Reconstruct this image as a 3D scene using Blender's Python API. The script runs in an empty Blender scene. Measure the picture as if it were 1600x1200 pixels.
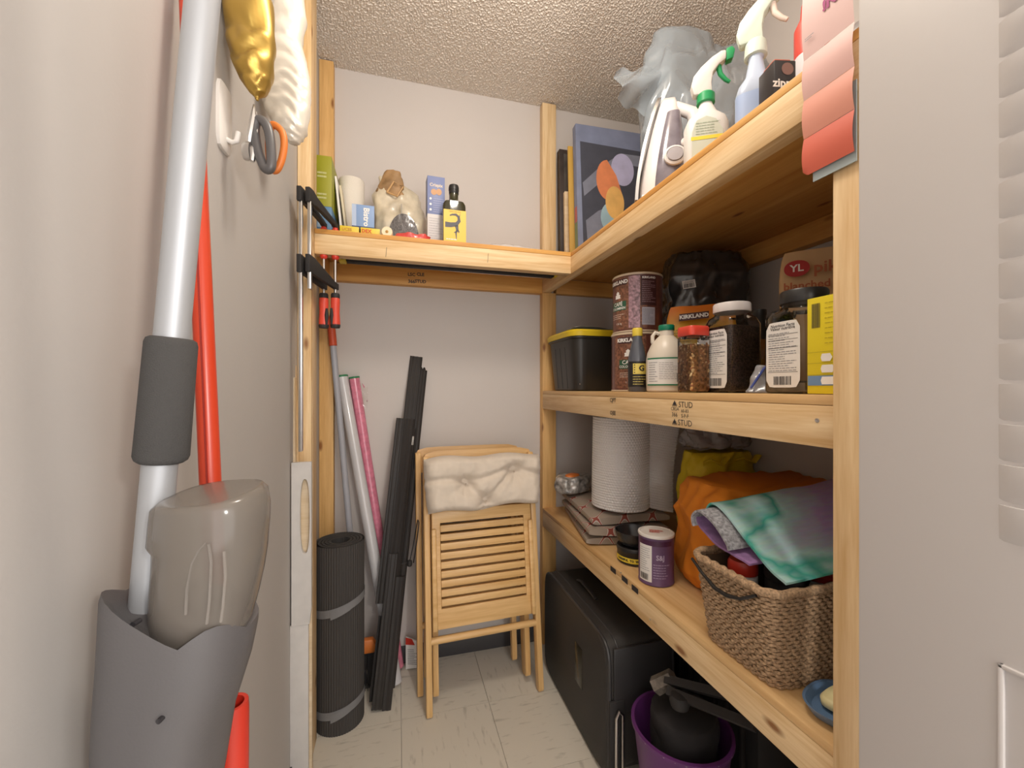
import bpy, bmesh, math, random
from mathutils import Vector, Matrix, noise
random.seed(7)
PI = math.pi
scene = bpy.context.scene
C = scene.collection
# ------------------------------------------------------------------ camera, world, lamps, exposure
FPX, HZ, CZ, YAW = 650.0, 607.0, 1.13, math.radians(15.4)
cd = bpy.data.cameras.new('camera'); cam = bpy.data.objects.new('camera', cd); C.objects.link(cam)
cam.location = (0, 0, CZ); cam.rotation_euler = (PI/2, 0, -YAW)
cd.sensor_fit = 'HORIZONTAL'; cd.sensor_width = 36; cd.lens = 36*FPX/1600; cd.shift_y = (HZ-600)/1600
cd.clip_start = 0.01
scene.camera = cam
w = bpy.data.worlds.new('world'); scene.world = w; w.use_nodes = True
w.node_tree.nodes['Background'].inputs[0].default_value = (1.0, 0.975, 0.955, 1)
w.node_tree.nodes['Background'].inputs[1].default_value = 2.7
def lamp(name, loc, radius, power, col):
    l = bpy.data.lights.new(name, 'POINT'); l.shadow_soft_size = radius; l.energy = power; l.color = col
    o = bpy.data.objects.new(name, l); o.location = loc; C.objects.link(o); return o
lamp('closet_ceiling_lamp', (0.30, 0.68, 2.22), 0.11, 17.5, (1.0, 0.91, 0.80))
lamp('off_camera_flash', (0.43, -0.56, 1.43), 0.055, 22.5, (1.0, 0.94, 0.87))  # unseen flash inferred from the wall shadows, set low to reach shelf undersides
scene.view_settings.view_transform = 'Standard'; scene.view_settings.look = 'None'
scene.view_settings.gamma = 1; scene.view_settings.use_curve_mapping = False
scene.view_settings.exposure = 0.0
# ------------------------------------------------------------------ helpers
_c, _s = math.cos(YAW), math.sin(YAW)
def at(px, py, d=None, X=None, Y=None, Z=None):
    u = (px-800)/FPX; v = (HZ-py)/FPX
    r = Vector((_s+u*_c, _c-u*_s, v))
    if X is not None: d = X/r.x
    if Y is not None: d = Y/r.y
    if Z is not None: d = (Z-CZ)/r.z
    return Vector((r.x*d, r.y*d, CZ+r.z*d))
def face(x, y): return -math.atan2(x, y)      # turns local -y towards the doorway

class MB:
    def __init__(s): s.v = []; s.f = []; s.m = []; s.mi = 0
    def add(s, vs, fs):
        b = len(s.v); s.v += [tuple(p) for p in vs]
        for f in fs: s.f.append([i+b for i in f]); s.m.append(s.mi)
        return s
    def box(s, x0, x1, y0, y1, z0, z1):
        return s.add([(x0,y0,z0),(x1,y0,z0),(x1,y1,z0),(x0,y1,z0),(x0,y0,z1),(x1,y0,z1),(x1,y1,z1),(x0,y1,z1)],
                     [(0,3,2,1),(4,5,6,7),(0,1,5,4),(1,2,6,5),(2,3,7,6),(3,0,4,7)])
    def loft(s, rings, caps=True, closed=True):
        n = len(rings[0]); vs = [p for r in rings for p in r]; fs = []
        for i in range(len(rings)-1):
            for j in range(n if closed else n-1):
                k = (j+1) % n
                fs.append((i*n+j, i*n+k, (i+1)*n+k, (i+1)*n+j))
        if caps and closed:
            fs.append(tuple(range(n-1, -1, -1))); fs.append(tuple((len(rings)-1)*n+j for j in range(n)))
        return s.add(vs, fs)
    def lathe(s, prof, n=28, c=(0, 0, 0), caps=True):
        return s.loft([[(c[0]+r*math.cos(2*PI*j/n), c[1]+r*math.sin(2*PI*j/n), c[2]+z) for j in range(n)] for r, z in prof], caps)
    def tube(s, pts, r, n=8, caps=True, flat=1.0):
        pts = [Vector(p) for p in pts]; rings = []; up = None
        for i, p in enumerate(pts):
            a = pts[max(i-1, 0)]; b = pts[min(i+1, len(pts)-1)]; t = (b-a).normalized()
            if up is None:
                up = Vector((0, 0, 1)) if abs(t.z) < .9 else Vector((0, 1, 0))
            sx = t.cross(up).normalized(); up = sx.cross(t).normalized()
            rr = r(i/(len(pts)-1)) if callable(r) else r
            rings.append([p+sx*(rr*math.cos(2*PI*j/n))+up*(rr*flat*math.sin(2*PI*j/n)) for j in range(n)])
        return s.loft(rings, caps)
    def prism(s, poly, a, b, ax='y'):
        def P(u, v, k): return {'x': (k, u, v), 'y': (u, k, v), 'z': (u, v, k)}[ax]
        return s.loft([[P(u, v, a) for u, v in poly], [P(u, v, b) for u, v in poly]])
    def grid(s, fn, nu, nv):
        vs = [fn(i/nu, j/nv) for j in range(nv+1) for i in range(nu+1)]
        return s.add(vs, [(j*(nu+1)+i, j*(nu+1)+i+1, (j+1)*(nu+1)+i+1, (j+1)*(nu+1)+i) for j in range(nv) for i in range(nu)])
    def quad(s, x0, x1, y0, y1, z=0): return s.add([(x0,y0,z),(x1,y0,z),(x1,y1,z),(x0,y1,z)], [(0,1,2,3)])
    def poly(s, pts, z=0): return s.add([(x,y,z) for x,y in pts], [tuple(range(len(pts)))])
    def xf(s, M, start=0):
        for i in range(start, len(s.v)): s.v[i] = tuple(M @ Vector(s.v[i]))
        return s

def rring(cx, cy, z, rx, ry, n=24, e=4.0):
    out = []
    for j in range(n):
        a = 2*PI*j/n; ca, sa = math.cos(a), math.sin(a)
        k = (abs(ca)**e+abs(sa)**e)**(-1/e)
        out.append((cx+rx*ca*k, cy+ry*sa*k, z))
    return out

def mesh_of(name, mb, mats, smooth, bevel, segs=2):
    me = bpy.data.meshes.new(name); me.from_pydata(mb.v, [], mb.f)
    mats = mats if isinstance(mats, (list, tuple)) else [mats]
    for m in mats: me.materials.append(m)
    if len(mats) > 1: me.polygons.foreach_set('material_index', mb.m)
    bm = bmesh.new(); bm.from_mesh(me)
    bmesh.ops.recalc_face_normals(bm, faces=bm.faces)
    if bevel:
        es = [e for e in bm.edges if len(e.link_faces) == 2 and e.calc_face_angle(0) > math.radians(35)]
        bmesh.ops.bevel(bm, geom=es, offset=bevel, segments=segs, affect='EDGES', profile=.5, clamp_overlap=True)
    bm.to_mesh(me); bm.free()
    if smooth:
        me.shade_smooth(); me.set_sharp_from_angle(angle=math.radians(smooth if smooth > 1 else 40))
    me.update(); return me
def obj(name, mb, mats, parent=None, smooth=40, bevel=0, loc=None, rot=None, M=None, kind=None):
    o = bpy.data.objects.new(name, mesh_of(name, mb, mats, smooth, bevel)); C.objects.link(o)
    if parent: o.parent = parent
    if M is not None: o.matrix_local = M
    if loc is not None: o.location = loc
    if rot is not None: o.rotation_euler = rot
    if kind: o['kind'] = kind
    return o
def tag(o, label, cat, group=None):
    o['label'] = label; o['category'] = cat
    if group: o['group'] = group
    return o
def thing(name, label, cat, loc=(0, 0, 0), rz=0, group=None, rot=None):
    o = bpy.data.objects.new(name, None); C.objects.link(o); o.empty_display_size = .02
    o.location = loc; o.rotation_euler = rot if rot else (0, 0, rz)
    return tag(o, label, cat, group)
def basis(o, r, u):
    r = Vector(r).normalized(); u = Vector(u).normalized(); n = r.cross(u)
    return Matrix(((r.x,u.x,n.x,o[0]),(r.y,u.y,n.y,o[1]),(r.z,u.z,n.z,o[2]),(0,0,0,1)))
def bend_mb(mb, R):                                # flat x -> around a cylinder, centre on the axis, facing -y
    mb.v = [((R+z)*math.sin(x/R), -(R+z)*math.cos(x/R), y) for x, y, z in mb.v]; return mb
def subdiv_quads(x0, x1, y0, y1, mb, step=.012):
    n = max(1, int((x1-x0)/step))
    for i in range(n): mb.quad(x0+(x1-x0)*i/n, x0+(x1-x0)*(i+1)/n, y0, y1)
_tc = {}
def text_mb(s, size, bold=0.0, align='CENTER'):
    cu = bpy.data.curves.new('lettering', 'FONT'); cu.body = s; cu.size = size; cu.align_x = align; cu.align_y = 'CENTER'
    cu.resolution_u = 2; cu.offset = bold
    o = bpy.data.objects.new('lettering', cu); C.objects.link(o)
    dg = bpy.context.evaluated_depsgraph_get(); me = bpy.data.meshes.new_from_object(o.evaluated_get(dg))
    mb = MB(); mb.add([tuple(v.co) for v in me.vertices], [tuple(p.vertices) for p in me.polygons])
    bpy.data.objects.remove(o); bpy.data.meshes.remove(me); bpy.data.curves.remove(cu)
    return mb
def flat(name, mb, m, parent, M=None, bend=None, dy=0, dx=0):
    if dx or dy: mb.v = [(x+dx, y+dy, z) for x, y, z in mb.v]
    if bend: bend_mb(mb, bend)
    me = bpy.data.meshes.new(name); me.from_pydata(mb.v, [], mb.f); me.materials.append(m)
    o = bpy.data.objects.new(name, me); C.objects.link(o); o.parent = parent
    if M is not None: o.matrix_local = M
    return o
def lines_mb(x0, x1, y0, y1, n, seed=1, th=.35, words=True):
    r = random.Random(seed); mb = MB(); st = (y1-y0)/n
    for i in range(n):
        y = y1-(i+.5)*st; x = x0; end = x1-(x1-x0)*r.choice((0, 0, .1, .25, .4))
        while x < end:
            wl = (x1-x0)*r.uniform(.06, .2) if words else (x1-x0)
            subdiv_quads(x, min(x+wl, end), y-st*th/2, y+st*th/2, mb); x += wl+(x1-x0)*.025
    return mb
def barcode_mb(x0, x1, y0, y1, seed=3):
    r = random.Random(seed); mb = MB(); x = x0; u = (x1-x0)/60
    while x < x1:
        a = u*r.choice((1, 1, 2, 3)); mb.quad(x, x+a, y0, y1); x += a+u*r.choice((1, 1, 2))
    return mb
FX = lambda o: basis(o, (0,-1,0), (0,0,1))         # print on a face that looks to -x
FY = lambda o: basis(o, (1,0,0), (0,0,1))          # print on a face that looks to -y

# ------------------------------------------------------------------ materials
def newmat(name):
    m = bpy.data.materials.new(name); m.use_nodes = True; return m, m.node_tree, m.node_tree.nodes['Principled BSDF']
def mat(name, col, rough=.5, metal=0, var=0.0, vscale=20, bump=0, bscale=200, alpha=1, trans=0, spec=.5, sheen=0, coat=0):
    m, nt, b = newmat(name); L = nt.links.new
    b.inputs['Base Color'].default_value = (*col, 1); b.inputs['Roughness'].default_value = rough
    b.inputs['Metallic'].default_value = metal; b.inputs['Alpha'].default_value = alpha
    b.inputs['Transmission Weight'].default_value = trans; b.inputs['Specular IOR Level'].default_value = spec
    b.inputs['Sheen Weight'].default_value = sheen; b.inputs['Coat Weight'].default_value = coat
    if var or bump:
        tc = nt.nodes.new('ShaderNodeTexCoord')
    if var:
        n = nt.nodes.new('ShaderNodeTexNoise'); n.inputs['Scale'].default_value = vscale; n.inputs['Detail'].default_value = 4
        L(tc.outputs['Object'], n.inputs['Vector'])
        r = nt.nodes.new('ShaderNodeValToRGB')
        r.color_ramp.elements[0].position = .3; r.color_ramp.elements[1].position = .7
        r.color_ramp.elements[0].color = (*[max(0, c*(1-var)) for c in col], 1)
        r.color_ramp.elements[1].color = (*[min(1, c*(1+var)) for c in col], 1)
        L(n.outputs['Fac'], r.inputs['Fac']); L(r.outputs['Color'], b.inputs['Base Color'])
    if bump:
        n2 = nt.nodes.new('ShaderNodeTexNoise'); n2.inputs['Scale'].default_value = bscale; n2.inputs['Detail'].default_value = 3
        L(tc.outputs['Object'], n2.inputs['Vector'])
        bp = nt.nodes.new('ShaderNodeBump'); bp.inputs['Strength'].default_value = bump; bp.inputs['Distance'].default_value = .002
        L(n2.outputs['Fac'], bp.inputs['Height']); L(bp.outputs['Normal'], b.inputs['Normal'])
    return m
def wood(name, c1, c2, rough=.55, scale=1.0, knots=True):
    m, nt, b = newmat(name); L = nt.links.new; N = nt.nodes.new
    tc = N('ShaderNodeTexCoord'); oi = N('ShaderNodeObjectInfo')
    off = N('ShaderNodeVectorMath'); off.operation = 'MULTIPLY_ADD'
    cb = N('ShaderNodeCombineXYZ')
    for k in range(3): L(oi.outputs['Random'], cb.inputs[k])
    off.inputs[1].default_value = (7.3, 3.1, 5.7); L(cb.outputs[0], off.inputs[0]); L(tc.outputs['Object'], off.inputs[2])
    mp = N('ShaderNodeMapping'); mp.inputs['Scale'].default_value = (1.6*scale, 26*scale, 26*scale)
    L(off.outputs[0], mp.inputs['Vector'])
    n = N('ShaderNodeTexNoise'); n.inputs['Scale'].default_value = 1.6; n.inputs['Detail'].default_value = 5; n.inputs['Distortion'].default_value = .6
    L(mp.outputs[0], n.inputs['Vector'])
    n3 = N('ShaderNodeTexNoise'); n3.inputs['Scale'].default_value = 9; n3.inputs['Detail'].default_value = 2
    L(mp.outputs[0], n3.inputs['Vector'])
    mx = N('ShaderNodeMath'); mx.operation = 'MULTIPLY_ADD'; mx.inputs[1].default_value = .35; L(n3.outputs['Fac'], mx.inputs[0]); L(n.outputs['Fac'], mx.inputs[2])
    r = N('ShaderNodeValToRGB'); r.color_ramp.elements[0].position = .45; r.color_ramp.elements[1].position = .85
    r.color_ramp.elements[0].color = (*c1, 1); r.color_ramp.elements[1].color = (*c2, 1)
    L(mx.outputs[0], r.inputs['Fac'])
    out = r.outputs['Color']
    if knots:
        mk = N('ShaderNodeMapping'); mk.inputs['Scale'].default_value = (5, 13, 13); L(off.outputs[0], mk.inputs['Vector'])
        v = N('ShaderNodeTexVoronoi'); v.inputs['Scale'].default_value = 1.0; L(mk.outputs[0], v.inputs['Vector'])
        k = N('ShaderNodeValToRGB'); k.color_ramp.elements[0].position = .05; k.color_ramp.elements[1].position = .13
        k.color_ramp.elements[0].color = (1, 1, 1, 1); k.color_ramp.elements[1].color = (0, 0, 0, 1)
        L(v.outputs['Distance'], k.inputs['Fac'])
        mm = N('ShaderNodeMix'); mm.data_type = 'RGBA'; mm.inputs['B'].default_value = (c1[0]*.45, c1[1]*.32, c1[2]*.25, 1)
        L(k.outputs['Color'], mm.inputs['Factor']); L(out, mm.inputs['A']); out = mm.outputs['Result']
    L(out, b.inputs['Base Color']); b.inputs['Roughness'].default_value = rough
    bp = N('ShaderNodeBump'); bp.inputs['Strength'].default_value = .12; bp.inputs['Distance'].default_value = .002
    L(mx.outputs[0], bp.inputs['Height']); L(bp.outputs[0], b.inputs['Normal'])
    return m
PINE = wood('pine', (.62, .385, .165), (.83, .62, .36))
PLY = wood('plywood', (.58, .33, .125), (.78, .53, .26), scale=.45)
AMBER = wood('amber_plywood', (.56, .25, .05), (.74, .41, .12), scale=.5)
CHAIRW = wood('varnished_beech', (.62, .36, .13), (.78, .51, .23), rough=.38, knots=False)
STUDW = wood('amber_pine', (.62, .34, .11), (.80, .50, .20))
STICK = wood('pale_batten', (.60, .45, .27), (.74, .60, .42), knots=False)
WALL = mat('painted_drywall_dimmed', (.475, .450, .428), .75, var=.02, vscale=3, bump=.10, bscale=170)  # same paint as WALLB; the left wall's dimmer light is put into the colour
WALLB = mat('painted_drywall_plain', (.60, .555, .525), .75, var=.02, vscale=3, bump=.10, bscale=170)  # the same wall paint, without that dimming
CEIL = mat('popcorn_plaster', (.70, .64, .57), .95, var=.06, vscale=120)
VINYL = mat('dark_vinyl', (.055, .052, .055), .5)
BLACK = mat('black_plastic', (.017, .016, .016), .38)
BLACKM = mat('black_matte', (.022, .020, .020), .7, bump=.2)
INK = mat('black_ink', (.03, .027, .03), .7)
WHITE = mat('white_plastic', (.78, .75, .71), .4)
PAPER = mat('white_paper', (.80, .78, .75), .7)
WINK = mat('white_ink', (.85, .83, .80), .6)
GREYINK = mat('grey_ink', (.25, .25, .27), .7)
RED = mat('red_plastic', (.62, .045, .025), .35)
def clear(name, tint, ior=1.45, rough=.06):
    m = bpy.data.materials.new(name); m.use_nodes = True; nt = m.node_tree; nt.nodes.clear(); N = nt.nodes.new; L = nt.links.new
    o = N('ShaderNodeOutputMaterial'); mx = N('ShaderNodeMixShader'); t = N('ShaderNodeBsdfTransparent'); g = N('ShaderNodeBsdfGlossy'); f = N('ShaderNodeFresnel')
    t.inputs[0].default_value = (*tint, 1); g.inputs['Roughness'].default_value = rough; f.inputs[0].default_value = ior
    L(f.outputs[0], mx.inputs[0]); L(t.outputs[0], mx.inputs[1]); L(g.outputs[0], mx.inputs[2]); L(mx.outputs[0], o.inputs[0]); return m
CLEAR = clear('clear_plastic', (.95, .95, .94))
STEEL = mat('steel', (.62, .61, .60), .28, metal=1)
YEL = mat('yellow_print', (.80, .62, .05), .45)
# ------------------------------------------------------------------ room shell
XL, YB, XR, ZC = -.29, 1.77, 1.20, 2.40
def struct(name, mb, m, parent=None, **k):
    o = obj(name, mb, m, parent, **k); o['kind'] = 'structure'; return o
struct('wall_left', MB().box(XL-.1, XL, -1.6, YB+.1, 0, ZC), WALL)
struct('wall_back', MB().box(XL, XR+.1, YB, YB+.1, 0, ZC), WALLB)
struct('wall_right', MB().box(XR, XR+.1, .30, YB, 0, ZC), WALLB)
struct('wall_front', MB().box(.66, XR, .27, .37, 0, ZC), WALLB)
floor = struct('floor', MB().box(XL-.1, 1.9, -1.6, YB+.1, -.1, -.004), mat('floor_joint', (.30, .28, .25), .8))
m, nt, b = newmat('speckled_vinyl_tile'); N = nt.nodes.new; L = nt.links.new
tc = N('ShaderNodeTexCoord'); mp = N('ShaderNodeMapping'); mp.inputs['Scale'].default_value = (60, 14, 1); mp.inputs['Rotation'].default_value = (0, 0, .5)
L(tc.outputs['Object'], mp.inputs[0]); n = N('ShaderNodeTexNoise'); n.inputs['Scale'].default_value = 1; n.inputs['Detail'].default_value = 5
L(mp.outputs[0], n.inputs['Vector']); r = N('ShaderNodeValToRGB'); e = r.color_ramp.elements
e[0].position = .24; e[0].color = (.42, .39, .33, 1); e[1].position = .42; e[1].color = (.66, .62, .54, 1)
L(n.outputs['Fac'], r.inputs['Fac']); L(r.outputs['Color'], b.inputs['Base Color']); b.inputs['Roughness'].default_value = .45
TILE = m
tm = mesh_of('tile', MB().box(-.1518, .1518, -.1518, .1518, -.004, 0), TILE, 0, 0)
for i in range(5):
    for j in range(8):
        x = -.14+i*.305; y = 1.62-j*.305
        if y < -.3: continue
        o = bpy.data.objects.new('tile', tm); C.objects.link(o); o.location = (x, y, 0); o.parent = floor; o.rotation_euler = (0, 0, PI/2*((i+j) % 2))
mb = MB(); nx, ny = 740, 440
mb.grid(lambda u, v: (XL+u*(XR-XL), .87+v*(YB-.87), ZC-.0050*max(0, noise.noise(Vector((u*300, v*181, 1)))+.2)-.002*abs(noise.noise(Vector((u*560, v*338, 5))))), nx, ny)
mb.add([(XL-.1, -1.6, ZC), (1.9, -1.6, ZC), (1.9, .87, ZC), (XL-.1, .87, ZC)], [(0, 1, 2, 3)])
mb.add([(XL-.1, -1.6, ZC+.02), (1.9, -1.6, ZC+.02), (1.9, YB+.1, ZC+.02), (XL-.1, YB+.1, ZC+.02)], [(0, 1, 2, 3)])
struct('ceiling', mb, CEIL)
def cove(name, x0, x1, y0, y1): struct(name, MB().box(x0, x1, y0, y1, 0, .072), VINYL, bevel=.002)
cove('baseboard_back', XL, XR, YB-.006, YB); cove('baseboard_left', XL, XL+.006, -.5, YB-.006); cove('baseboard_right', XR-.006, XR, .37, YB-.006)
# louvred folding door, folded open beside the shelves
DOORM = mat('door_enamel', (.57, .545, .535), .42, bump=.05, bscale=60)
X0 = .50; dy1 = at(1340, 600, X=X0).y; ly1 = at(1561, 600, X=X0).y
mb = MB(); mb.box(X0, X0+.028, dy1-.42, dy1, .015, 2.03)
door = struct('door_1', mb, DOORM, bevel=.003)
def louver(z):
    P = []
    for k in range(9):
        a = k/8; P.append((X0-.0005-.0052*math.sin(a*PI*.62)**1.0*(1 if a < .999 else 1), z-.0165+.033*a))
    rings = []
    for q, (yy, s) in enumerate(((ly1, .05), (ly1-.006, .6), (ly1-.014, 1), (ly1-.17, 1), (ly1-.178, .6), (ly1-.184, .05))):
        rings.append([(X0-(X0-px)*s if k else X0+.001, yy, zz) for k, (px, zz) in enumerate(P)]+[(X0+.001, yy, P[-1][1])])
    return MB().loft(rings)
z = at(1562, 818, X=X0).z
lv = mesh_of('louver', louver(0), DOORM, 50, 0)
for k in range(26):
    o = bpy.data.objects.new('louver', lv); C.objects.link(o); o.parent = door; o.location = (0, 0, z+.0345*k)
pz = at(1562, 1035, X=X0).z
mb = MB()
for (a, b_, c, d) in ((ly1-.004, ly1, .2, pz), (ly1-.184, ly1-.18, .2, pz), (ly1-.184, ly1, pz-.004, pz), (ly1-.184, ly1, .2, .204)): mb.box(X0-.003, X0+.001, a, b_, c, d)
obj('panel_moulding', mb, DOORM, door, bevel=.0012)
# ------------------------------------------------------------------ the pine shelving (nailed together: one thing)
SH = thing('storage_shelving', 'corner shelving of pine boards and plywood with three shelves', 'shelves', (.617, 1.0, 0))
def board(name, p0, p1, m, parent=SH, off=None, bevel=.0015):
    "box between two corners, grain along its longest side"
    p0 = Vector(p0); p1 = Vector(p1); c = (p0+p1)/2; d = p1-p0; k = max(range(3), key=lambda i: d[i])
    sx = [d[k], d[(k+1) % 3], d[(k+2) % 3]]
    mb = MB().box(-sx[0]/2, sx[0]/2, -sx[1]/2, sx[1]/2, -sx[2]/2, sx[2]/2)
    R = Matrix(((1,0,0),(0,1,0),(0,0,1))) if k == 0 else (Matrix(((0,0,1),(1,0,0),(0,1,0))) if k == 1 else Matrix(((0,1,0),(0,0,1),(1,0,0))))
    pl = Vector(parent.location) if parent else Vector((0, 0, 0))
    return obj(name, mb, m, parent, smooth=30, bevel=bevel, M=Matrix.Translation(c-pl) @ R.to_4x4())
ZT, ZM, ZB = 1.632, 1.120, .603
XS = .617
board('post', (XS, YB-.038, 0), (XS+.0635, YB-.001, 1.553), STUDW); board('post', (XS, YB-.038, ZT), (XS+.0635, YB-.001, ZC-.008), PINE)
board('post', (XS-.004, .395, 0), (XS+.034, .4615, 1.553), PINE)
board('post', (XL+.001, 1.372, 0), (XL+.039, 1.461, ZC-.008), PINE)
board('post', (XL+.001, YB-.04, 0), (XL+.052, YB-.001, ZC-.008), STUDW)
for z, t0 in ((ZT, .40), (ZM, .4625), (ZB, .4625)):
    yb = YB-.001 if z == ZT else YB-.0385
    board('front_rail', (XS, t0, z-.079), (XS+.038, yb, z-.0155), PINE)
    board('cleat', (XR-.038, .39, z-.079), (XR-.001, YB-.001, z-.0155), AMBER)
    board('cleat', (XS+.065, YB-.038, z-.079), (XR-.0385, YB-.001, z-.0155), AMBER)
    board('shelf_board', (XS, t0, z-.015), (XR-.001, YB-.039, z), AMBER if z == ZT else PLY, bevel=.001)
board('front_rail', (XL+.0395, 1.42, ZT-.079), (XS-.0005, 1.458, ZT-.0155), PINE)
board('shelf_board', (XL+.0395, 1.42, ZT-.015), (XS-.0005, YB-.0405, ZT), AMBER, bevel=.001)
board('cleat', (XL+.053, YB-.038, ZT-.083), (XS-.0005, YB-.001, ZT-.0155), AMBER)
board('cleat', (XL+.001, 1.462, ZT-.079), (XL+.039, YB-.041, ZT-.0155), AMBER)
sl = Vector(SH.location)
def stamp(s, size, px, py, plane, rot=0, m=INK, parent=SH, bold=.0):
    "ink stamp on a rail; plane ('X',v) or ('Y',v)"
    p = at(px, py, **{plane[0]: plane[1]}); mm = (FX if plane[0] == 'X' else FY)(p-Vector(parent.location))
    return flat('lettering', text_mb(s, size, bold), m, parent, mm @ Matrix.Rotation(rot, 4, 'Z'))
XF = XS-.0008
stamp('STUD', .019, 1071, 633, ('X', XF)); stamp('60-83', .011, 1070, 642.5, ('X', XF)); stamp('S-P-F', .012, 1070, 650.5, ('X', XF)); stamp('STUD', .019, 1070, 661.5, ('X', XF))
stamp('CRSA', .012, 1054.5, 639, ('X', XF)); stamp('366', .014, 1054, 648, ('X', XF))
def leafmark(px, py, s):
    p = at(px, py, X=XF); mb = MB().poly([(-s, -.3*s), (s, -.3*s), (.45*s, .1*s), (.7*s, .3*s), (.3*s, .4*s), (0, s), (-.3*s, .4*s), (-.7*s, .3*s), (-.45*s, .1*s)]); mb.quad(-s, s, -.55*s, -.42*s)
    flat('stamp_mark', mb, INK, SH, FX(p-sl))
leafmark(1054, 631, .009); leafmark(1054, 660, .009)
stamp('C|PT', .017, 957.5, 625.5, ('X', XF), bold=.0003); stamp('O|EE', .016, 957.5, 645.5, ('X', XF), bold=.0003)
for px, py, t in ((643, 429, 'LSC'), (657, 429, 'CLE'), (643, 440, '366'), (657, 440, 'STUD')): stamp(t, .018, px, py, ('Y', YB-.0388), bold=.0006)
for px in (603, 762):
    p = at(px, 394 if px < 700 else 403, Y=1.4192); flat('pencil_mark', MB().add([(-.001,-.016,0),(.0002,-.016,0),(.003,.016,0),(.0018,.016,0)], [(0,1,2,3)]), INK, SH, FY(p-sl))
for px, py in ((958, 891), (976, 906), (992, 921)):
    p = at(px, py, X=XF); flat('tape_mark', MB().quad(-.016, .016, -.007, .008), INK, SH, FX(p-sl))
def screw(px, py, plane, r=.0035):
    p = at(px, py, **{plane[0]: plane[1]}); mb = MB().lathe([(r, -.001), (r, .0006), (r*.6, .001), (r*.2, .0003)], 10)
    obj('screw', mb, STEEL, SH, M=(FX if plane[0] == 'X' else FY)(p-sl))
screw(1277, 657, ('X', XS)); screw(1270, 92, ('X', XS)); screw(906, 600, ('X', XS), .002); screw(970, 895, ('X', XS), .0025); screw(1016, 968, ('X', XS), .0025)
# black rail stored under the back shelf
mb = MB().box(-.172, .600, 1.545, 1.575, 1.572, 1.6165)
o = obj('curtain_rail', mb, BLACKM, bevel=.003); tag(o, 'long black rail fixed under the back wall shelf', 'rail')
YTAPE = mat('yellow_tape', (.70, .52, .04), .5)
obj('end_clip', MB().box(-.196, -.173, 1.54, 1.58, 1.570, 1.616), YTAPE, o, bevel=.002); obj('end_clip', MB().box(.6005, .6155, 1.54, 1.58, 1.576, 1.616), YTAPE, o, bevel=.002)
# ------------------------------------------------------------------ left wall: mop, red handle, hook, balloons, shears
ALU = mat('satin_aluminium', (.44, .45, .47), .42, metal=.35)
FOAM = mat('charcoal_foam', (.065, .062, .060), .95, bump=.6, bscale=900)
HOLD = mat('grey_moulded_plastic', (.115, .108, .110), .5, bump=.08, bscale=400)
SMOKE = mat('smoky_clear_plastic', (.20, .175, .152), .14, alpha=.74)
SMOKE2 = mat('smoky_ribs', (.34, .31, .28), .2, alpha=.35)
DM = .40
pT = at(313, 40, d=DM); pB = at(231, 935, d=DM)
dv = (pT-pB).normalized()
mop = thing('spray_mop', 'spray mop with grey pole, foam grip and smoky bottle beside the left wall', 'mop', (pB.x, pB.y, 0))
ml = Vector(mop.location)
obj('pole', MB().tube([pB-dv*.12-ml, pT+dv*.12-ml], .0142, 24), ALU, mop)
g0 = at(252, 722, d=DM); g1 = at(269, 528, d=DM)
gd = (g1-g0)
obj('foam_grip', MB().tube([g0-ml, g0+gd*.02-ml, g0+gd*.05-ml, g0+gd*.5-ml, g0+gd*.95-ml, g0+gd*.985-ml, g1-ml],
    lambda s: {0: .0175, 1: .0205, 2: .0218, 3: .0212, 4: .0207, 5: .0195, 6: .0165}[round(s*6)], 28), FOAM, mop)
Rr = Vector((_c, -_s, 0)); Fw = Vector((_s, _c, 0))
# bottle: lofted super-ellipse rings following the outline in the photo
def ringpx(xl, xr, py, d, depth, n=36, e=2.6, tilt=0):
    a = at(xl, py, d=d); b_ = at(xr, py, d=d); c = (a+b_)/2; hw = (b_-a).length/2; out = []
    for j in range(n):
        t = 2*PI*j/n; ca, sa = math.cos(t), math.sin(t); k = (abs(ca)**e+abs(sa)**e)**(-1/e)
        p = c+Rr*(hw*ca*k)+Fw*(depth*sa*k); p.z += tilt*ca*k*hw+.12*depth*sa*k
        out.append(p-ml)
    return out
DB = .402
prof = [(283, 386, 769, .034), (270, 397, 770, .0385), (260, 405, 778, .0405), (257, 409, 800, .041), (254, 408, 830, .041), (262, 407, 840, .040), (260, 405, 870, .039),
        (256, 400, 905, .038), (253, 393, 940, .036), (255, 384, 975, .034), (275, 372, 1005, .028), (300, 358, 1022, .018)]
obj('bottle', MB().loft([ringpx(a, b_, y, DB, dp, tilt=.05 if y < 1000 else -.1) for a, b_, y, dp in prof]), SMOKE, mop, smooth=60)
for xs in ([(290, 960), (292, 920), (300, 880), (312, 858), (322, 848)], [(323, 975), (327, 940), (330, 880), (326, 850)], [(345, 972), (348, 950), (352, 900), (350, 862)]):
    obj('bottle_rib', MB().tube([at(x, y, d=DB-.039-.001*(y > 950))-ml+Vector((0, 0, 0)) for x, y in xs], .0012, 6), SMOKE2, mop)
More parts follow.
